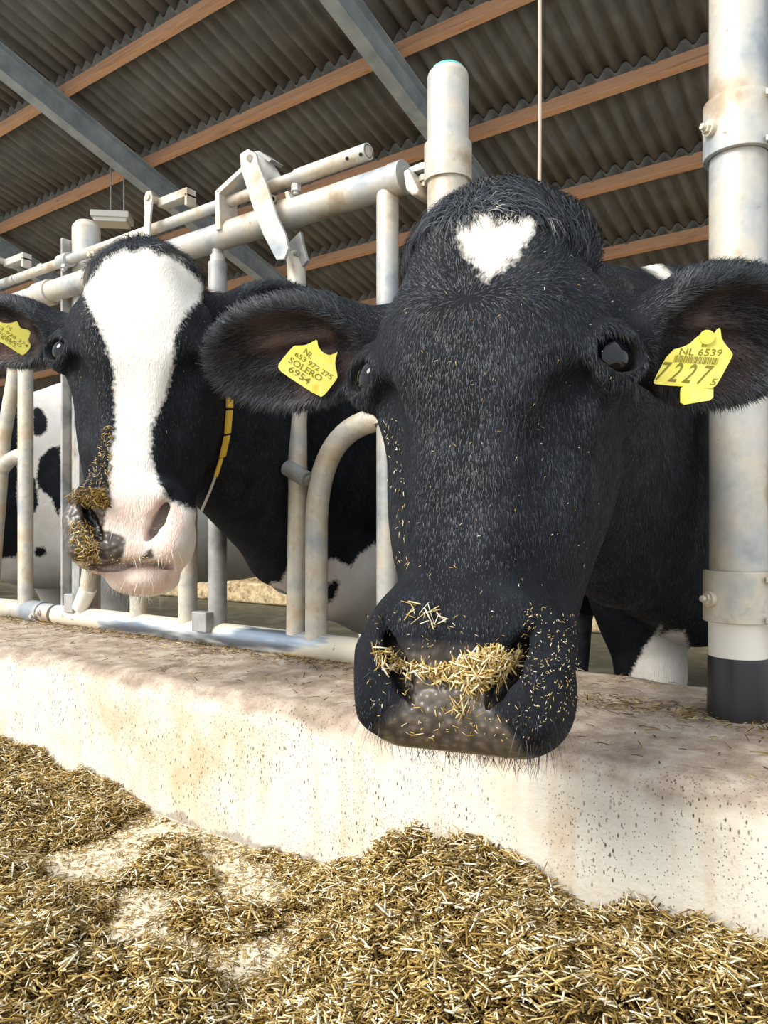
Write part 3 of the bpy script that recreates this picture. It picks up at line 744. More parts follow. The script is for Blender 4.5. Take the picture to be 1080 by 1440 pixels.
# ------------------------------------------------------------------ stall front
YF = 1.15
G, W_, GR, ST = MAT['galv'], MAT['worn'], MAT['grey'], MAT['stained']
def P(px, py, dy=0.): return at(px, py, YF + dy)
def xz(x, z, dy=0.): return np.array((x, YF + dy, z))
TZ = CAMZ + .630; BZ = CAMZ - .243; RZ = CAMZ + .698
X = lambda px, dy=0.: at(px, 700, YF + dy)[0]
def bolt(mb, c, d, r=.009, l=.012):
    c = np.array(c); d = unit(d); mb.tube([c, c + d * l], r, 6); mb.tube([c + d * l, c + d * (l + .006)], r * .55, 10)
def post(px, ztop, zbot, r, label, dy=0., cap=None):
    x = X(px); t = empty('fence_post', (x, YF + dy, zbot), label, 'post', 'galvanised round posts of the feed fence')
    MB().tube([(x, YF + dy, zbot), (x, YF + dy, ztop)], r, 40).build('tube', G, t)
    MB().dome((x, YF + dy, ztop), r, .020, 40).build('cap', G, t)
    if cap: MB().dome((x, YF + dy, ztop + .0125), r * .79, .0105, 40).build('paint_rim', cap, t)
    return t, x
teal = simple('teal_cap', (.10, .50, .48), .4).m
pA, xA = post(95, CAMZ + .800, .225, .037, 'short galvanised post behind the left cow with a blotchy top', .055, G)
MB().box((xA - .026, YF + .012, CAMZ + .265), (.004, .014, .50)).build('flat_strip', GR, pA, .001)
MB().box((xA + .028, YF + .018, CAMZ + .20), (.013, .010, .44)).build('channel', GR, pA, .001)
b = MB().box((xA + .05, YF + .0, BZ + .038), (.020, .030, .024)); b.build('foot_block', GR, pA, .003)
pB, xB = post(630, CAMZ + .778, .225, .036, 'pale galvanised post with a teal rim, between the fence end and the big black cow', .0, teal)
MB().tube([(xB, YF, TZ - .035), (xB, YF, TZ + .030)], .0415, 40).build('clamp_band', G, pB)
pC, xC = post(1038, CAMZ + 2.2, .232, .0375, 'tall galvanised post at the right edge with two bolted clamp bands', 0.)
for (za, zb, m_) in ((CAMZ + .505, CAMZ + .582, G), (CAMZ - .134, CAMZ - .064, ST)):
    cb = MB().tube([(xC, YF, za), (xC, YF, zb)], .0455, 40); cb.tube([(xC, YF, za), (xC, YF, zb)], .0400, 40)
    cbo = cb.build('clamp_band', m_, pC, .0015)
    zc = (za * .55 + zb * .45); bo = MB()
    u = -RT * .95 - FW * .3
    for k in (0,): bo.tube([np.array((xC, YF, zc)) + u * .044, np.array((xC, YF, zc)) + u * .052], .011, 14); bolt(bo, np.array((xC, YF, zc)) + u * .050, u + np.array([0, 0, .1]), .008, .006)
    bo.build('bolt', ST, cbo, .0008)
    for z in (za + .006, zb - .010): MB().box((xC + .062, YF - .012, z), (.022, .018, .004)).build('clamp_ear', m_, cbo, .001)
white = simple('white_sleeve', (.78, .74, .66), .5)
MB().tube([(xC, YF, .315), (xC, YF, CAMZ - .134)], .0385, 40).build('white_band', MAT['white_sleeve'], pC)
rs = MB().tube([(xC, YF, .229), (xC, YF, .243), (xC, YF, .313), (xC, YF, .318)], [.041, .0405, .0395, .0385], 40).build('rubber_sleeve', MAT['rubber'], pC)
props(rs, 'black rubber foot sleeve')

def arc(p0, p1, p2, n=10):
    p0, p1, p2 = map(np.array, (p0, p1, p2)); return [(1 - t) ** 2 * p0 + 2 * t * (1 - t) * p1 + t * t * p2 for t in np.linspace(0, 1, n)]
def bracket_small(t, px):               # latch lever with a pivot eye
    x = X(px); b = MB(); y = YF - .040
    b.prism([(x - .020, y, TZ), (x + .006, y, TZ), (x + .010, y, RZ + .005), (x + .018, y, RZ + .05), (x + .012, y, RZ + .066), (x - .004, y, RZ + .068), (x - .012, y, RZ + .055), (x - .010, y, RZ + .015)], (0, -.006, 0))
    b.tube([(x + .004, y - .010, RZ + .052), (x + .004, y + .02, RZ + .052)], .008, 12)
    l = b.build('latch_lever', G, t, .0015)
    c = MB().box((x + .060, YF - .01, RZ + .046), (.052, .014, .010)); c.box((x + .108, YF - .01, RZ + .030), (.004, .014, .014)); c.build('lever_arm', G, t, .002)
def latch_big(t):
    b = MB(); y = -.050
    pl = [(341, 218), (352, 211), (363, 218), (366, 232), (378, 262), (392, 305), (404, 330), (409, 350), (403, 366), (392, 367), (384, 352), (374, 333), (361, 300), (349, 262), (342, 240)]
    b.prism([P(a, c, y) for a, c in pl], (0, -.007, 0)); b.tube([P(351, 222, y - .012), P(351, 222, .05)], .007, 14)
    b.build('latch_lever', G, t, .0015)
    s = MB(); w = np.array((0, .052, 0))
    for q in ([(303, 268), (345, 229), (347, 235), (308, 272)], [(302, 268), (308, 268), (309, 322), (303, 324)],):
        s.prism([P(a, c, -.035) for a, c in q], w)
    s.build('latch_bracket', G, t, .001)
    s = MB(); s.prism([P(a, c, .03) for a, c in [(354, 214), (362, 212), (380, 222), (396, 250), (392, 262), (362, 262)]], (0, .004, 0))
    s.prism([P(a, c, .0) for a, c in [(356, 213), (364, 212), (382, 224), (378, 228)]], (0, .035, 0)); s.build('guide_plate', GR, t, .001)
    s = MB(); s.prism([P(a, c, -.02) for a, c in [(386, 283), (394, 290), (410, 282), (404, 268), (400, 270), (402, 279)]], (0, .03, 0))
    s.tube([P(383, 280, -.03), P(392, 283, .02)], .008, 14, inner=.55); s.build('stop_hook', G, t, .001)
    s = MB(); s.prism([P(a, c, -.004) for a, c in [(402, 345), (422, 325), (426, 345), (432, 366), (424, 376), (405, 370)]], (0, .008, 0))
    bolt(s, P(419, 358, -.004), (0, -1, 0), .006, .006); s.build('pivot_plate', GR, t, .001)
# --- right panel
t = empty('headlock_panel', (X(310), YF, BZ), 'galvanised headlock fence panel between the short post and the teal-rimmed post', 'fence', 'headlock fence panels')
xl, xr = X(66), X(573)
tr_ = MB().tube([(X(70), YF, TZ), (X(556), YF, TZ)], .0285, 32).build('top_rail', G, t)
MB().tube([(X(556) - .006, YF, TZ), (X(570), YF, TZ)], .030, 32).build('rail_collar', G, t, .001)
br = MB().tube([(X(82), YF, BZ), (X(560), YF, BZ)], .0265, 32, inner=.85).build('bottom_rail', W_, t)
u1 = MB().tube([(X(545), YF, BZ), (X(545), YF, TZ - .02)], .0205, 28).build('upright', G, t)
def upright(px, zt, r=.0195, mat=G, zb=BZ, dy=0.): return MB().tube([(X(px), YF + dy, zb), (X(px), YF + dy, zt)], r, 28).build('upright', mat, t)
u2 = upright(306, TZ - .055, .0205, GR)
MB().tube([(X(306), YF, TZ - .057), (X(306), YF, TZ - .038)], .0165, 8).build('lock_nut', G, u2, .001)
MB().tube([(X(306), YF, TZ - .04), (X(306), YF, TZ - .02)], .012, 14).build('stud', GR, u2)
MB().box((X(299), YF - .028, BZ + .030), (.024, .012, .022)).build('foot_block', GR, u2, .003)
def hoop(pr, plx, ztop, r=.0215, mat=G):
    xr_, xl_ = pr, plx; w = xr_ - xl_
    pts = [xz(xr_, ztop - .01)] + arc(xz(xr_ - .002, ztop), xz(xl_ + w * .0, ztop - .0), xz(xl_, ztop - w * 1.25), 16) + [xz(xl_, BZ)]
    return MB().tube(pts, r, 28).build('neck_hoop', mat, t)
hoop(X(540), X(445), CAMZ + .195, .0225, ST)
hoop(X(262), X(195), CAMZ + .195, .0205, ST)
upright(264, CAMZ + .20, .0215, ST)
# locking bar of the occupied stall: flat top piece, tube down to the rail, rubber stop
lb = MB(); x0_ = X(419)
lb.tube([P(412, 358), P(417, 378), xz(X(421), CAMZ + .30), xz(X(418), CAMZ + .20), xz(X(419), CAMZ + .07), xz(X(416), -.0 + BZ + .02)], [.015, .0185, .0195, .0195, .0195, .0195], 28)
lbo = lb.build('locking_bar', ST, t); 
c_ = P(418, 666, -.02); e_ = unit(P(432, 674, 0) - P(403, 656, 0)); MB().tube([c_ - e_ * .030, c_ + e_ * .030], .0165, 20, inner=.6).build('stop_roller', GR, lbo)
# slanted locking bar of the open stall at the left with a white rubber foot
lo = MB().tube([xz(X(170), CAMZ + .52, .0), P(122, 835, -.012)], .0190, 24).build('locking_bar', ST, t)
MB().tube([P(124, 828, -.012), P(112, 856, -.016)], [.0215, .0195], 24).build('rubber_foot', MAT['white_sleeve'], lo)
latch_big(t); bracket_small(t, 230)
rod = MB().tube([(X(25), YF - .004, RZ), (X(520), YF - .004, RZ)], .0125, 24).build('release_rod', G, t)
MB().tube([(X(420), YF - .004, RZ), (X(520), YF - .004, RZ)], .0155, 28, inner=.7).build('rod_sleeve', G, rod)
for q in (488, 507): MB().tube([P(q, 223 - (q - 488) * .3, -.0195), P(q, 223 - (q - 488) * .3, -.015)], .0035, 12).build('pin_hole', MAT['black_plastic'], rod)
b = MB(); bolt(b, (X(418), YF - .004, RZ - .014), (0, 0, -1), .010, .014); b.build('clamp_screw', G, rod)
MB().tube([(X(88), YF - .004, RZ), (X(100), YF - .004, RZ)], .019, 20).build('rod_collar', G, rod)
b = MB(); bolt(b, (X(97), YF - .012, RZ - .016), (0, -.3, -1), .009, .010); b.build('clamp_screw', G, rod)
MB().tube([(X(146), YF - .035, TZ + .040), (X(146), YF + .0, TZ + .040)], .011, 16, inner=.5).build('guide_eye', G, t)
# end clamp joining the panel to the post
cl = MB(); z = TZ + .012
cl.prism([P(a, c, -.012) for a, c in [(574, 236), (592, 228), (610, 228), (618, 236), (633, 252), (612, 250), (596, 237), (580, 242)]], (0, .030, 0))
cl.build('clamp_plate', G, t, .001)
cl = MB(); cl.tube([P(597, 247, .0), P(597, 256, .0)], .0105, 6); cl.tube([P(597, 256, 0), P(597, 263, 0)], .006, 12); cl.build('bolt', G, t, .001)
cl = MB(); cl.prism([P(a, c, -.03) for a, c in [(566, 240), (574, 236), (588, 266), (586, 274), (578, 274), (570, 266)]], (0, .05, 0)); cl.build('clamp_jaw', G, t, .004)
# --- left panel
t = empty('headlock_panel', (X(20), YF, BZ), 'galvanised headlock fence panel at the left edge in front of the patched white cow', 'fence', 'headlock fence panels')
xe = X(58)
MB().tube([(xe - 1.9, YF, TZ), (X(62), YF, TZ)], .0285, 32).build('top_rail', G, t)
MB().tube([(X(55), YF, TZ), (X(74), YF, TZ)], .034, 24).build('rail_clamp', G, t, .003)
MB().tube([(xe - 1.9, YF, BZ), (X(62), YF, BZ)], .0265, 32, inner=.85).build('bottom_rail', ST, t)
MB().tube([(X(44), YF, BZ), (X(62), YF, BZ)], .0305, 28, inner=.88).build('rail_sleeve', G, t, .001)
b = MB(); bolt(b, (X(62), YF - .028, BZ - .006), (0.3, -1, 0), .009, .010); bolt(b, (X(68), YF - .024, BZ + .004), (0.3, -1, 0), .008, .008); b.build('bolt', G, t, .001)
MB().tube([(X(36), YF, BZ), (X(36), YF, TZ)], .0205, 28).build('upright', ST, t)
hoop(X(34), X(34) - .20, CAMZ + .195, .0205, ST)
for k in range(1, 4):
    xx = X(36) - k * .48
    MB().tube([(xx, YF, BZ), (xx, YF, TZ)], .0205, 24).build('upright', G, t)
MB().tube([P(24, 440), P(20, 530), P(6, 610), xz(X(-12), BZ + .02)], .0195, 24).build('locking_bar', ST, t)
MB().tube([(xe - 1.9, YF - .004, RZ), (X(24), YF - .004, RZ)], .0125, 20).build('release_rod', G, t)
bracket_small(t, 14)
MB().box((X(62), YF - .004, RZ + .002), (.010, .012, .010)).build('rod_clamp', G, t, .002)

# ------------------------------------------------------------------ hanging lamp and rope
lp_ = atd(158, 309, 9.6); ly = lp_[1]
lt = empty('pendant_light', lp_ + np.array((0, 0, .08)), 'unlit flat white strip light hanging on a wire below the roof', 'lamp')
ax_ = np.stack([unit(RT + np.array([0, .15, 0])), unit(np.cross(UP, unit(RT + np.array([0, .15, 0])))), UP])
cream = simple('lamp_cream', (.62, .60, .54), .4)
MB().box(lp_ + UP * .02, (.23, .16, .04), ax_).build('housing', cream.m, lt, .012)
MB().box(lp_ - UP * .03, (.20, .13, .035), ax_).build('diffuser', MAT['lamp_cream'], lt, .014)
w = MB()
for s in (-.02, .14):
    q = lp_ + ax_[0] * s + UP * .05; w.tube([q, np.array((q[0], q[1], roofz(q[1], .2)))], .009, 8)
w.build('suspension_wire', GR, lt)
rp = atd(757, 245, 2.6); pts = []
zt = roofz(rp[1], .2) if rp[1] > 2.5 else roofz(2.6, .2)
for k in range(30):
    f = k / 29; pts.append(rp + np.array((.006 * math.sin(f * 9), .0, -.45 + f * (zt - rp[2] + .45))))
rp_o = MB().tube(pts, .0062, 10); simple('rope_hemp', (.50, .42, .33), .9)
props(rp_o.build('rope', MAT['rope_hemp']), 'thin pale rope hanging straight down from the roof above the big black cow', 'rope')

# ------------------------------------------------------------------ writing and outlines on flat plates facing a given way
def plate_frame(px, py, d, tilt=(0, 0)):
    o_ = atd(px, py, d); n = unit(CAM - o_ + RT * tilt[0] + UP * tilt[1]); x = unit(np.cross(UP, n)); y = np.cross(n, x); return o_, x, y, n
def onplate(fr, px, py, off=0.):
    o_, x, y, n = fr; r = ray(px, py); t = ((o_ - CAM) @ n) / (r @ n); return CAM + r * t + n * off
def text(body, fr, a, b, hpx, mat, parent, shear=0.):
    """text with its baseline from pixel a to pixel b on the plate, letters hpx high"""
    cu = bpy.data.curves.new('lettering', 'FONT'); cu.body = body; cu.shear = shear; cu.offset = .006; cu.resolution_u = 3
    tmp = bpy.data.objects.new('tmp', cu); COL.objects.link(tmp)
    dg = bpy.context.evaluated_depsgraph_get(); me = bpy.data.meshes.new_from_object(tmp.evaluated_get(dg)); bpy.data.objects.remove(tmp)
    co = np.zeros(len(me.vertices) * 3, np.float32); me.vertices.foreach_get('co', co); co = co.reshape(-1, 3)
    wd = co[:, 0].max() - co[:, 0].min(); hh = co[:, 1].max() - co[:, 1].min(); A = onplate(fr, *a); B_ = onplate(fr, *b); ex = unit(B_ - A); ey = np.cross(fr[3], ex)
    s = np.linalg.norm(B_ - A) / wd; d_ = (A - CAM) @ FW; sy = hpx * d_ / F / hh
    W = A + (co[:, :1] - co[:, 0].min()) * s * ex + (co[:, 1:2] - co[:, 1].min()) * sy * ey + fr[3] * .0004
    me.vertices.foreach_set('co', W.astype(np.float32).ravel()); me.materials.clear()
    return link('lettering', me, mat, parent, False)
m = NT('tag_yellow'); c_ = m.co(); n_ = m.noise(c_, 45, 4); m.set(m.ramp(n_, [(.35, (.86, .76, .10)), (.6, (.90, .84, .20)), (.72, (.80, .56, .05))]), .4); MAT['tag'] = m.m
simple('tag_ink', (.22, .19, .02), .6)
def smooth_poly(pl):
    out = []
    for i in range(len(pl)):
        a, b, c = (np.array(pl[(i + k) % len(pl)], float) for k in (-1, 0, 1))
        out += [b + (a - b) * .22, b + (c - b) * .22]
    return out
def tag(name, label, pl, cowinfo, cen, lift, tilt=(0, 0), texts=(), bars=None, ink=None):
    ds = []
    for (a, b) in list(pl) + [cen]:
        r = ray(a, b); h = cowinfo['bvh'].ray_cast(Vector(CAM), Vector(unit(r)), 6)
        if h[0] is not None: ds.append((np.array(h[0]) - CAM) @ FW)
    d = np.percentile(ds, 3) - lift; fr = plate_frame(*cen, d, tilt)
    root = empty(name, onplate(fr, *cen), label, 'ear tag', 'yellow plastic ear tags')
    V3 = [onplate(fr, *q) for q in smooth_poly(pl)]
    MB().prism(V3, -fr[3] * .0016).build('tag_panel', MAT['tag'], root, 0, False)
    for (body, a, b, h, sh) in texts: text(body, fr, a, b, h, MAT['tag_ink'], root, sh)
    if bars:
        mb = MB(); (a, b, c, sl) = bars
        x = a[0]; k = 0
        while x < b[0]:
            w_ = (.7, 1.2, .5, .9, 1.5)[k % 5]; y = a[1] + (b[1] - a[1]) * (x - a[0]) / (b[0] - a[0])
            mb.prism([onplate(fr, x, y, .0004), onplate(fr, x + w_, y, .0004), onplate(fr, x + w_ + sl, y - c, .0004), onplate(fr, x + sl, y - c, .0004)], fr[3] * .0002); x += w_ + (1.3, .9, 1.6)[k % 3]; k += 1
        mb.build('barcode', MAT['tag_ink'], root, 0, False)
    return root, fr, d
tg, fr_, dR = tag('ear_tag', 'yellow ear tag reading NL 6539 7227 on the ear at the right edge',
    [(918, 537), (942, 493), (967, 486), (980, 474), (984, 471), (987, 475), (992, 476), (1003, 471), (1009, 462), (1013, 461), (1015, 478), (1031, 497), (1029, 503), (1008, 542), (1000, 546), (922, 541)],
    front, (975, 515), .012, (.1, -.05),
    [('NL 6539', (954.5, 499), (1015, 501), 9.5, .15), ('7 2 2 7', (921, 535), (1000, 542), 27, .62), ('5', (998, 541), (1007, 542), 9, .2), ('E', (986, 488), (995, 487), 4, .1)], ((947, 509), (1008, 513), 10, 3))
b = MB().tube([onplate(fr_, 994, 474, -.004), onplate(fr_, 994, 474, .003)], .007, 20).build('stud', MAT['tag'], tg)
r_ = [atd(a, b, dR + .003) for a, b in [(957, 552), (958, 545), (1004, 520), (1003, 559), (998, 563), (962, 569), (957, 566)]]
tb = MB().prism(r_, FW * .0016).build('back_panel', MAT['tag'], tg, 0, False)
tg, fr_, _ = tag('ear_tag', 'yellow ear tag reading SOLERO 6954 in the ear between the two cows',
    [(391, 517), (392, 511), (411, 488), (415, 486), (428, 486), (439, 481), (446, 477), (447, 487), (454, 496), (463, 500), (471, 497), (475, 494), (472, 504), (471, 513), (475, 529), (473, 534), (457, 555), (450, 559), (396, 524)],
    front, (432, 520), .004, (-.15, -.1),
    [('NL', (426, 496), (437, 505), 8, 0), ('653 972 275', (413.5, 500), (465, 534), 7, 0), ('SOLERO', (405, 509), (450, 537), 9, 0), ('6954', (404.5, 521.5), (433, 541), 9.5, 0)])
tg3 = tag('ear_tag', 'yellow handwritten ear tag cut off by the left edge of the picture',
    [(-36, 466), (-10, 446), (2, 454), (12, 455), (20, 453), (24, 451), (28, 461), (35, 463), (41, 463), (47, 463), (42, 470), (41, 478), (44, 488), (33, 500), (28, 498), (0, 480)],
    second, (12, 472), .004, (-.1, -.1),
    [('NL', (9, 460), (15.5, 466), 5, 0), ('653 928 374', (-10, 456), (38, 489), 4.4, 0), ('SOELKO', (-3, 468), (29, 489), 4, 0), ('6952', (0, 475), (21, 489), 4.2, 0)])

# ------------------------------------------------------------------ collar on the second cow
path = [(352, 430), (342, 455), (331, 480), (323, 508), (319, 540), (318, 575), (315, 610), (309, 642), (302, 668), (294, 692), (285, 716)]
pt3 = []
for a, b in path:
    h = second['bvh'].ray_cast(Vector(CAM), Vector(unit(ray(a, b))), 8)
    if h[0] is not None: pt3.append((np.array(h[0]) + np.array(h[1]) * .004, np.array(h[1])))
simple('collar_yellow', (.86, .55, .06), .45); simple('strap_grey', (.55, .55, .50), .6)
co_ = empty('neck_collar', pt3[len(pt3) // 2][0], 'yellow segmented collar with a thin pale strap around the neck of the blazed cow', 'collar')
def strap(seg, wd, th, mat, name, gap=.0):
    mb = MB()
    for (a, na), (b, nb) in seg:
        L_ = b - a; g = L_ * gap; a2, b2 = a + g, b - g; s_ = unit(np.cross(L_, na)) * wd; n_ = na * th
        mb.add([a2 - s_, a2 + s_, a2 + s_ + n_, a2 - s_ + n_, b2 - s_, b2 + s_, b2 + s_ + n_, b2 - s_ + n_], [(0, 1, 2, 3), (7, 6, 5, 4), (0, 4, 5, 1), (1, 5, 6, 2), (2, 6, 7, 3), (3, 7, 4, 0)])
    mb.build(name, mat, co_, .001)
segs = list(zip(pt3[:-1], pt3[1:]))
for sg in segs[:7]: strap([sg], .0085, .006, MAT['collar_yellow'], 'collar_block', .04)
strap(segs[:7], .0075, .0025, MAT['black_plastic'], 'inner_band')
strap(segs[7:8], .004, .004, MAT['collar_yellow'], 'strap_end'); strap(segs[8:], .0025, .003, MAT['strap_grey'], 'strap')

# ------------------------------------------------------------------ feed on the alley floor
ctrl = [(0, 1050, .05), (60, 1080, .04), (120, 1110, .035), (170, 1135, .03), (205, 1150, -.01), (250, 1170, -.012), (320, 1200, -.005), (400, 1215, .004), (450, 1225, .01), (500, 1240, .03),
        (40, 1160, .05), (120, 1165, .03), (20, 1250, .045), (180, 1185, -.012), (115, 1225, -.014), (160, 1215, -.010), (240, 1200, .016), (230, 1225, .022), (270, 1235, .012), (300, 1190, -.012), (340, 1230, -.012), (390, 1255, -.006),
        (200, 1275, -.012), (60, 1300, .045), (130, 1285, .014), (280, 1290, .018), (330, 1310, .018), (230, 1330, -.010), (180, 1325, -.012), (300, 1345, -.004), (350, 1355, -.012), (390, 1340, -.010), (430, 1295, -.004), (300, 1375, -.006),
        (100, 1400, .07), (40, 1380, .06), (200, 1410, .05), (250, 1440, .05), (380, 1420, .02), (450, 1380, .03), (480, 1330, .03), (460, 1270, .018),
        (560, 1330, .10), (620, 1330, .11), (700, 1340, .10), (760, 1370, .08), (560, 1420, .08), (700, 1440, .11), (860, 1430, .095), (930, 1440, .10), (1060, 1440, .085), (620, 1460, .09), (520, 1460, .06), (820, 1500, .10),
        (90, 1232, -.014), (140, 1205, -.014), (215, 1165, -.014), (280, 1172, -.012), (320, 1215, -.014), (365, 1250, -.012), (205, 1268, -.012), (185, 1290, -.010), (170, 1338, -.012), (260, 1340, -.010), (330, 1370, -.010), (370, 1345, -.012), (440, 1292, -.008)]
cp = []; ch = []
for a, b, h in ctrl:
    q = onz(a, b, 0.0); cp.append(q[:2]); ch.append(h)
for a, y_ in ((0, 1040), (100, 1090), (185, 1128), (500, 1217), (560, 1182), (620, 1186), (700, 1192), (750, 1218), (800, 1266), (860, 1286), (900, 1264), (960, 1292), (1000, 1310), (1080, 1330)):
    q = at(a, y_, .835); cp.append((q[0], .82)); ch.append(q[2] - .004)
for a in (220, 300, 380, 440): q = at(a, 900, .835); cp.append((q[0], .82)); ch.append(.004)
for x_, y_, h in ((-3, .6, .05), (-4, .3, .05), (-3, .0, .05), (-2.2, -.2, .05), (.6, .6, .09), (.8, .2, .08), (.2, .0, .09), (-1, -.1, .05), (-.3, .1, .10), (1.2, .5, .05), (1.6, .3, .04), (1.6, .8, .05), (1.2, .0, .05)): cp.append((x_, y_)); ch.append(h)
cp = np.array(cp); ch = np.array(ch)
def hay_h(x, y):
    x = np.asarray(x); sh = x.shape; x = x.ravel(); y = np.asarray(y).ravel(); out = np.zeros(len(x))
    for i in range(0, len(x), 20000):
        d2 = (x[i:i + 20000, None] - cp[:, 0]) ** 2 + (y[i:i + 20000, None] - cp[:, 1]) ** 2; w_ = 1 / (d2 + .0009) ** 2
        out[i:i + 20000] = (w_ * ch).sum(1) / w_.sum(1)
    q = np.stack([x, y, x * 0], 1)
    out += np.clip(out / .03, 0, 1.6) * (vnoise(q, 8, 7) * .011 + vnoise(q, 19, 4) * .011 + vnoise(q, 50, 5) * .006) + vnoise(q, 17, 6) * .004
    return out.reshape(sh)
gx, gy = np.meshgrid(np.arange(-4.2, 1.9, .010), np.arange(-.25, .838, .010), indexing='ij')
hz = hay_h(gx, gy); Vh = np.stack([gx, gy, np.where(hz > .001, hz * .94 - .006, -.02)], -1); n0, n1 = gx.shape
Vh[:, :, 2] = np.maximum(Vh[:, :, 2], -.02)
I_ = (np.arange(n0 - 1)[:, None] * n1 + np.arange(n1 - 1)[None]).ravel()
hb = link('feed_mound', np_mesh('feed_mound', Vh.reshape(-1, 3), [np.stack([I_, I_ + n1, I_ + n1 + 1, I_ + 1], 1)]), MAT['haybed'])
props(hb, 'packed brown underlayer of the chopped feed heaped on the alley floor', 'feed', None, 'stuff')

def pieces(name, c, t, n, ln, wd, rnd, mat, parent=None, bend=.12, th=.45):
    N = len(c); s_ = unit(np.cross(t, n)); n = np.cross(s_, t); V = []
    for f in (-.5, 0, .5):
        ctr = c + t * (ln * f)[:, None] + n * (ln * bend * (.25 - f * f))[:, None]; w_ = wd[:, None] * (1 if f == 0 else .8)
        V += [ctr - s_ * w_ * .5, ctr + s_ * w_ * .5, ctr + n * w_ * th]
    V = np.stack(V, 1).reshape(-1, 3); b = np.arange(N)[:, None] * 9
    q = np.concatenate([b + np.array([[i, j, j + 3, i + 3]]) + k for k in (0, 3) for i, j in ((0, 1), (1, 2), (2, 0))]); tr = np.concatenate([b + np.array([[2, 1, 0]]), b + np.array([[6, 7, 8]])])
    me = np_mesh(name, V, [q, tr]); attr(me, 'rnd', np.repeat(rnd, 9)); return link(name, me, mat, parent, False)
def dirs(N, up):
    a = rng.random(N) * 2 * np.pi; return unit(np.stack([np.cos(a), np.sin(a), rng.normal(0, up, N)], 1))
NH = HAYN
x_ = rng.uniform(-3.2, 1.5, NH * 2); y_ = rng.uniform(-.05, .835, NH * 2)
q = np.stack([x_, y_, x_ * 0], 1); pxx, pyy, dd = proj(q)
inv = (dd > .4) & (pxx > -60) & (pxx < 1140) & (pyy < 1560)
keep = rng.random(len(x_)) < np.where(inv, np.clip(1.5 / (np.maximum(dd, .1) + .2) ** 1.2, .12, 1), .22); x_, y_ = x_[keep], y_[keep]; dd = dd[keep]
h = hay_h(x_, y_); e_ = .004; gxn = (hay_h(x_ + e_, y_) - h) / e_; gyn = (hay_h(x_, y_ + e_) - h) / e_
clump = vnoise(np.stack([x_, y_, x_ * 0], 1), 38, 11); onh = h > .0005
k_ = onh | (rng.random(len(x_)) < np.clip(.30 + h * 18, .02, .3)); x_, y_, h, gxn, gyn, clump, onh, dd = (v[k_] for v in (x_, y_, h, gxn, gyn, clump, onh, dd))
N = len(x_); nn = unit(np.stack([-gxn, -gyn, np.ones(N)], 1)); t_ = dirs(N, .38 * 1)
flat = np.where(onh, 1., .12)[:, None]; t_ = t_ - nn * (t_ * nn).sum(1, keepdims=True) * (1 - .75 * flat); t_ = unit(t_)
z_ = np.where(onh, h + rng.normal(.001, .0048, N), .0015)
ln = rng.gamma(3.0, .0034, N) + .004; ln = np.where(onh, ln, ln * .6); wd = rng.uniform(.0010, .0030, N); wd = np.where(onh, wd, wd * .7)
rn = np.clip(rng.beta(1.3, 1.5, N) + clump * .16 + np.clip((z_ - h) * 26, -.3, .2), 0, 1)  # random tone and clumps; low-lying pieces darkened, gap shade put into the colour
hy = pieces('chopped_feed', np.stack([x_, y_, np.maximum(z_, .001)], 1), t_, nn, ln, wd, rn, MAT['hay'])
props(hy, 'golden-brown chopped feed scattered along the foot of the kerb wall', 'feed', None, 'stuff')
# a few long pale stems lying on top
N = 150; x_ = rng.uniform(-1.9, .3, N); y_ = rng.uniform(.1, .8, N); h = hay_h(x_, y_); g_ = h > .01; x_, y_, h = x_[g_], y_[g_], h[g_]; N = len(x_)
pieces_o = pieces('straw_stems', np.stack([x_, y_, h + .006], 1), dirs(N, .25), np.tile([0, 0, 1.], (N, 1)), rng.uniform(.02, .055, N), rng.uniform(.0015, .0028, N), rng.uniform(.75, 1, N), MAT['hay'], None, .15)
props(pieces_o, 'long pale straw stems lying loose on top of the feed', 'straw', None, 'stuff')
# crumbs on the kerb top
N = 4200; x_ = rng.uniform(-2.6, .2, N); y_ = np.where(rng.random(N) < .72, rng.normal(1.115, .028, N), rng.uniform(.87, 1.32, N)); y_ = np.clip(y_, .88, 1.31)
pieces_o = pieces('straw_crumbs', np.stack([x_, y_, .2325 + .006 * (y_ - .875) / .4 + rng.random(N) * .004], 1), dirs(N, .12), np.tile([0, 0, 1.], (N, 1)), rng.uniform(.005, .022, N), rng.uniform(.0008, .0022, N), rng.beta(1.5, 2.5, N), MAT['hay'])
props(pieces_o, 'dry crumbs and straw bits along the fence rail on top of the kerb wall', 'straw', None, 'stuff')
# straw in the pen
N = 6000; x_ = rng.uniform(-6, 2, N); y_ = rng.uniform(5.2, 7.5, N)
pieces_o = pieces('bedding_straw', np.stack([x_, y_, np.full(N, PEN + .205)], 1), dirs(N, .3), np.tile([0, 0, 1.], (N, 1)), rng.uniform(.03, .12, N), rng.uniform(.004, .008, N), rng.random(N), MAT['hay'])
props(pieces_o, 'loose straw bedding lying on the low kerb far behind the cows', 'straw', None, 'stuff')

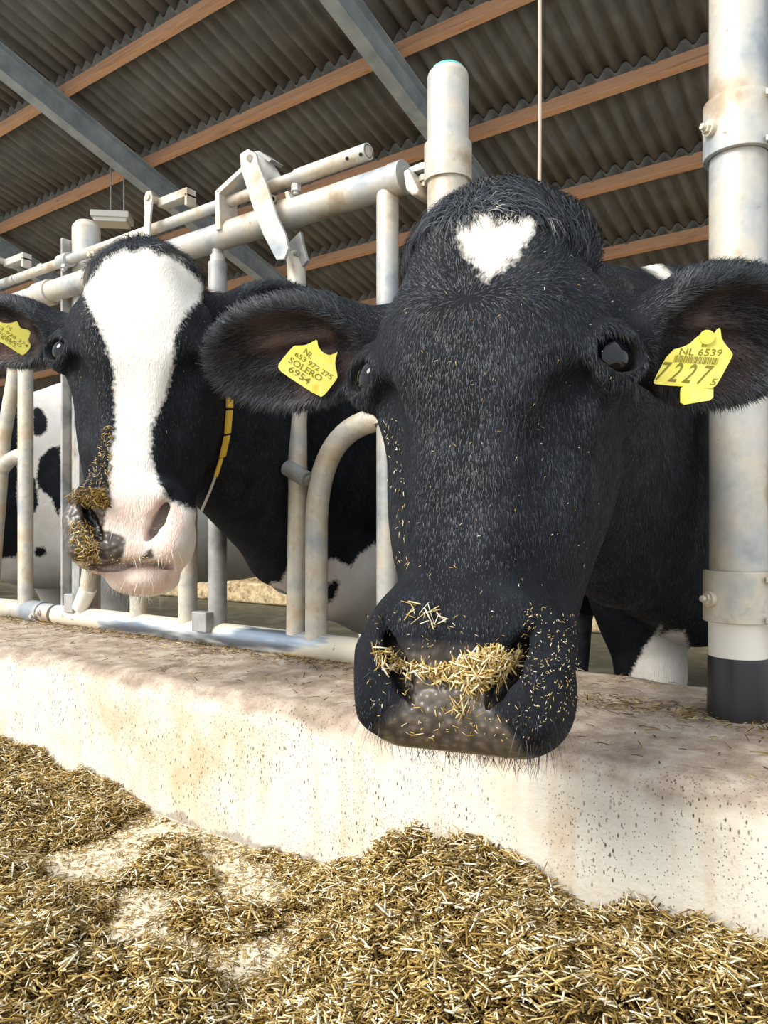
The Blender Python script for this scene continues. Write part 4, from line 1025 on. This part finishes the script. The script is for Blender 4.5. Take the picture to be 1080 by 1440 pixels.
def on_cow(c, groups, name, label):
    C_, T_, N_, Ln, Wd, Rn = [], [], [], [], [], []
    for (poly, n, l0, l1, w0, w1, r0, r1, up) in groups:
        Pq = np.array(poly, float); lo, hi = Pq.min(0), Pq.max(0); k = 0
        while k < n:
            a = rng.uniform(lo, hi)
            if poly_sd(np.array([a[0]]), np.array([a[1]]), poly)[0] < 0: continue
            k += 1
            hit = c['bvh'].ray_cast(Vector(CAM), Vector(unit(ray(*a))), 6)
            if hit[0] is None: continue
            nn_ = np.array(hit[1]); nn_ = nn_ if nn_ @ (CAM - np.array(hit[0])) > 0 else -nn_
            if np.linalg.norm(np.array(hit[0]) - c['fr'][0]) > .62: continue
            t = rng.normal(size=3); t = t - nn_ * (t @ nn_); t = unit(unit(t) + nn_ * rng.uniform(-.1, up))
            C_.append(np.array(hit[0]) + nn_ * rng.uniform(.001, .001 + up * .010)); T_.append(t); N_.append(nn_)
            Ln.append(rng.uniform(l0, l1)); Wd.append(rng.uniform(w0, w1)); Rn.append(rng.uniform(r0, r1))
    o = pieces(name, np.array(C_), np.array(T_), np.array(N_), np.array(Ln), np.array(Wd), np.array(Rn), MAT['hay'])
    props(o, label, 'straw', None, 'stuff')
on_cow(front, [
    ([(528, 912), (545, 912), (562, 928), (600, 935), (640, 930), (655, 918), (690, 908), (728, 914), (730, 930), (706, 952), (690, 965), (668, 978), (650, 968), (628, 960), (590, 950), (560, 945), (540, 948), (530, 935)], 520, .004, .016, .0008, .0022, .45, 1., .7),
    ([(640, 925), (725, 912), (728, 930), (690, 958), (660, 970), (640, 955)], 260, .006, .022, .001, .0024, .55, 1., .9),
    ([(575, 848), (620, 855), (632, 878), (600, 885), (570, 868)], 22, .006, .018, .0006, .0016, .6, 1., .6),
    ([(635, 985), (665, 985), (675, 1010), (640, 1005)], 12, .006, .020, .0008, .002, .55, .9, .5),
    ([(520, 860), (810, 860), (815, 1000), (760, 1040), (560, 1035), (515, 990)], 260, .0012, .004, .0003, .0009, .5, 1., .4),
    ([(735, 850), (815, 860), (815, 1000), (740, 1030), (735, 900)], 230, .0008, .003, .0003, .0008, .6, 1., .4),
    ([(560, 955), (710, 955), (720, 1040), (570, 1035)], 60, .002, .009, .0005, .0015, .4, .9, .4),
    ([(540, 580), (572, 600), (580, 800), (560, 800)], 60, .0015, .006, .0004, .001, .6, 1., .4),
    ([(560, 260), (860, 320), (860, 840), (560, 840)], 110, .0008, .004, .0003, .0007, .6, 1., .3)], 'straw_crumbs', 'golden straw crumbs stuck to the muzzle and face of the big black cow')
on_cow(second, [
    ([(108, 690), (150, 690), (156, 712), (120, 716), (100, 706)], 330, .004, .014, .0008, .002, .15, .7, .9),
    ([(150, 600), (160, 600), (156, 700), (112, 700), (135, 650)], 190, .002, .009, .0006, .0015, .35, .9, .6),
    ([(100, 735), (118, 735), (140, 765), (142, 795), (112, 790), (98, 760)], 260, .003, .012, .0008, .002, .3, .95, .8),
    ([(150, 780), (215, 780), (215, 790), (150, 792)], 40, .002, .006, .0008, .0016, .6, 1., .4),
    ([(100, 420), (290, 420), (270, 760), (110, 760)], 60, .001, .005, .0004, .001, .5, 1., .4)], 'straw_crumbs', 'dark chopped feed stuck to the nose of the white-faced cow')
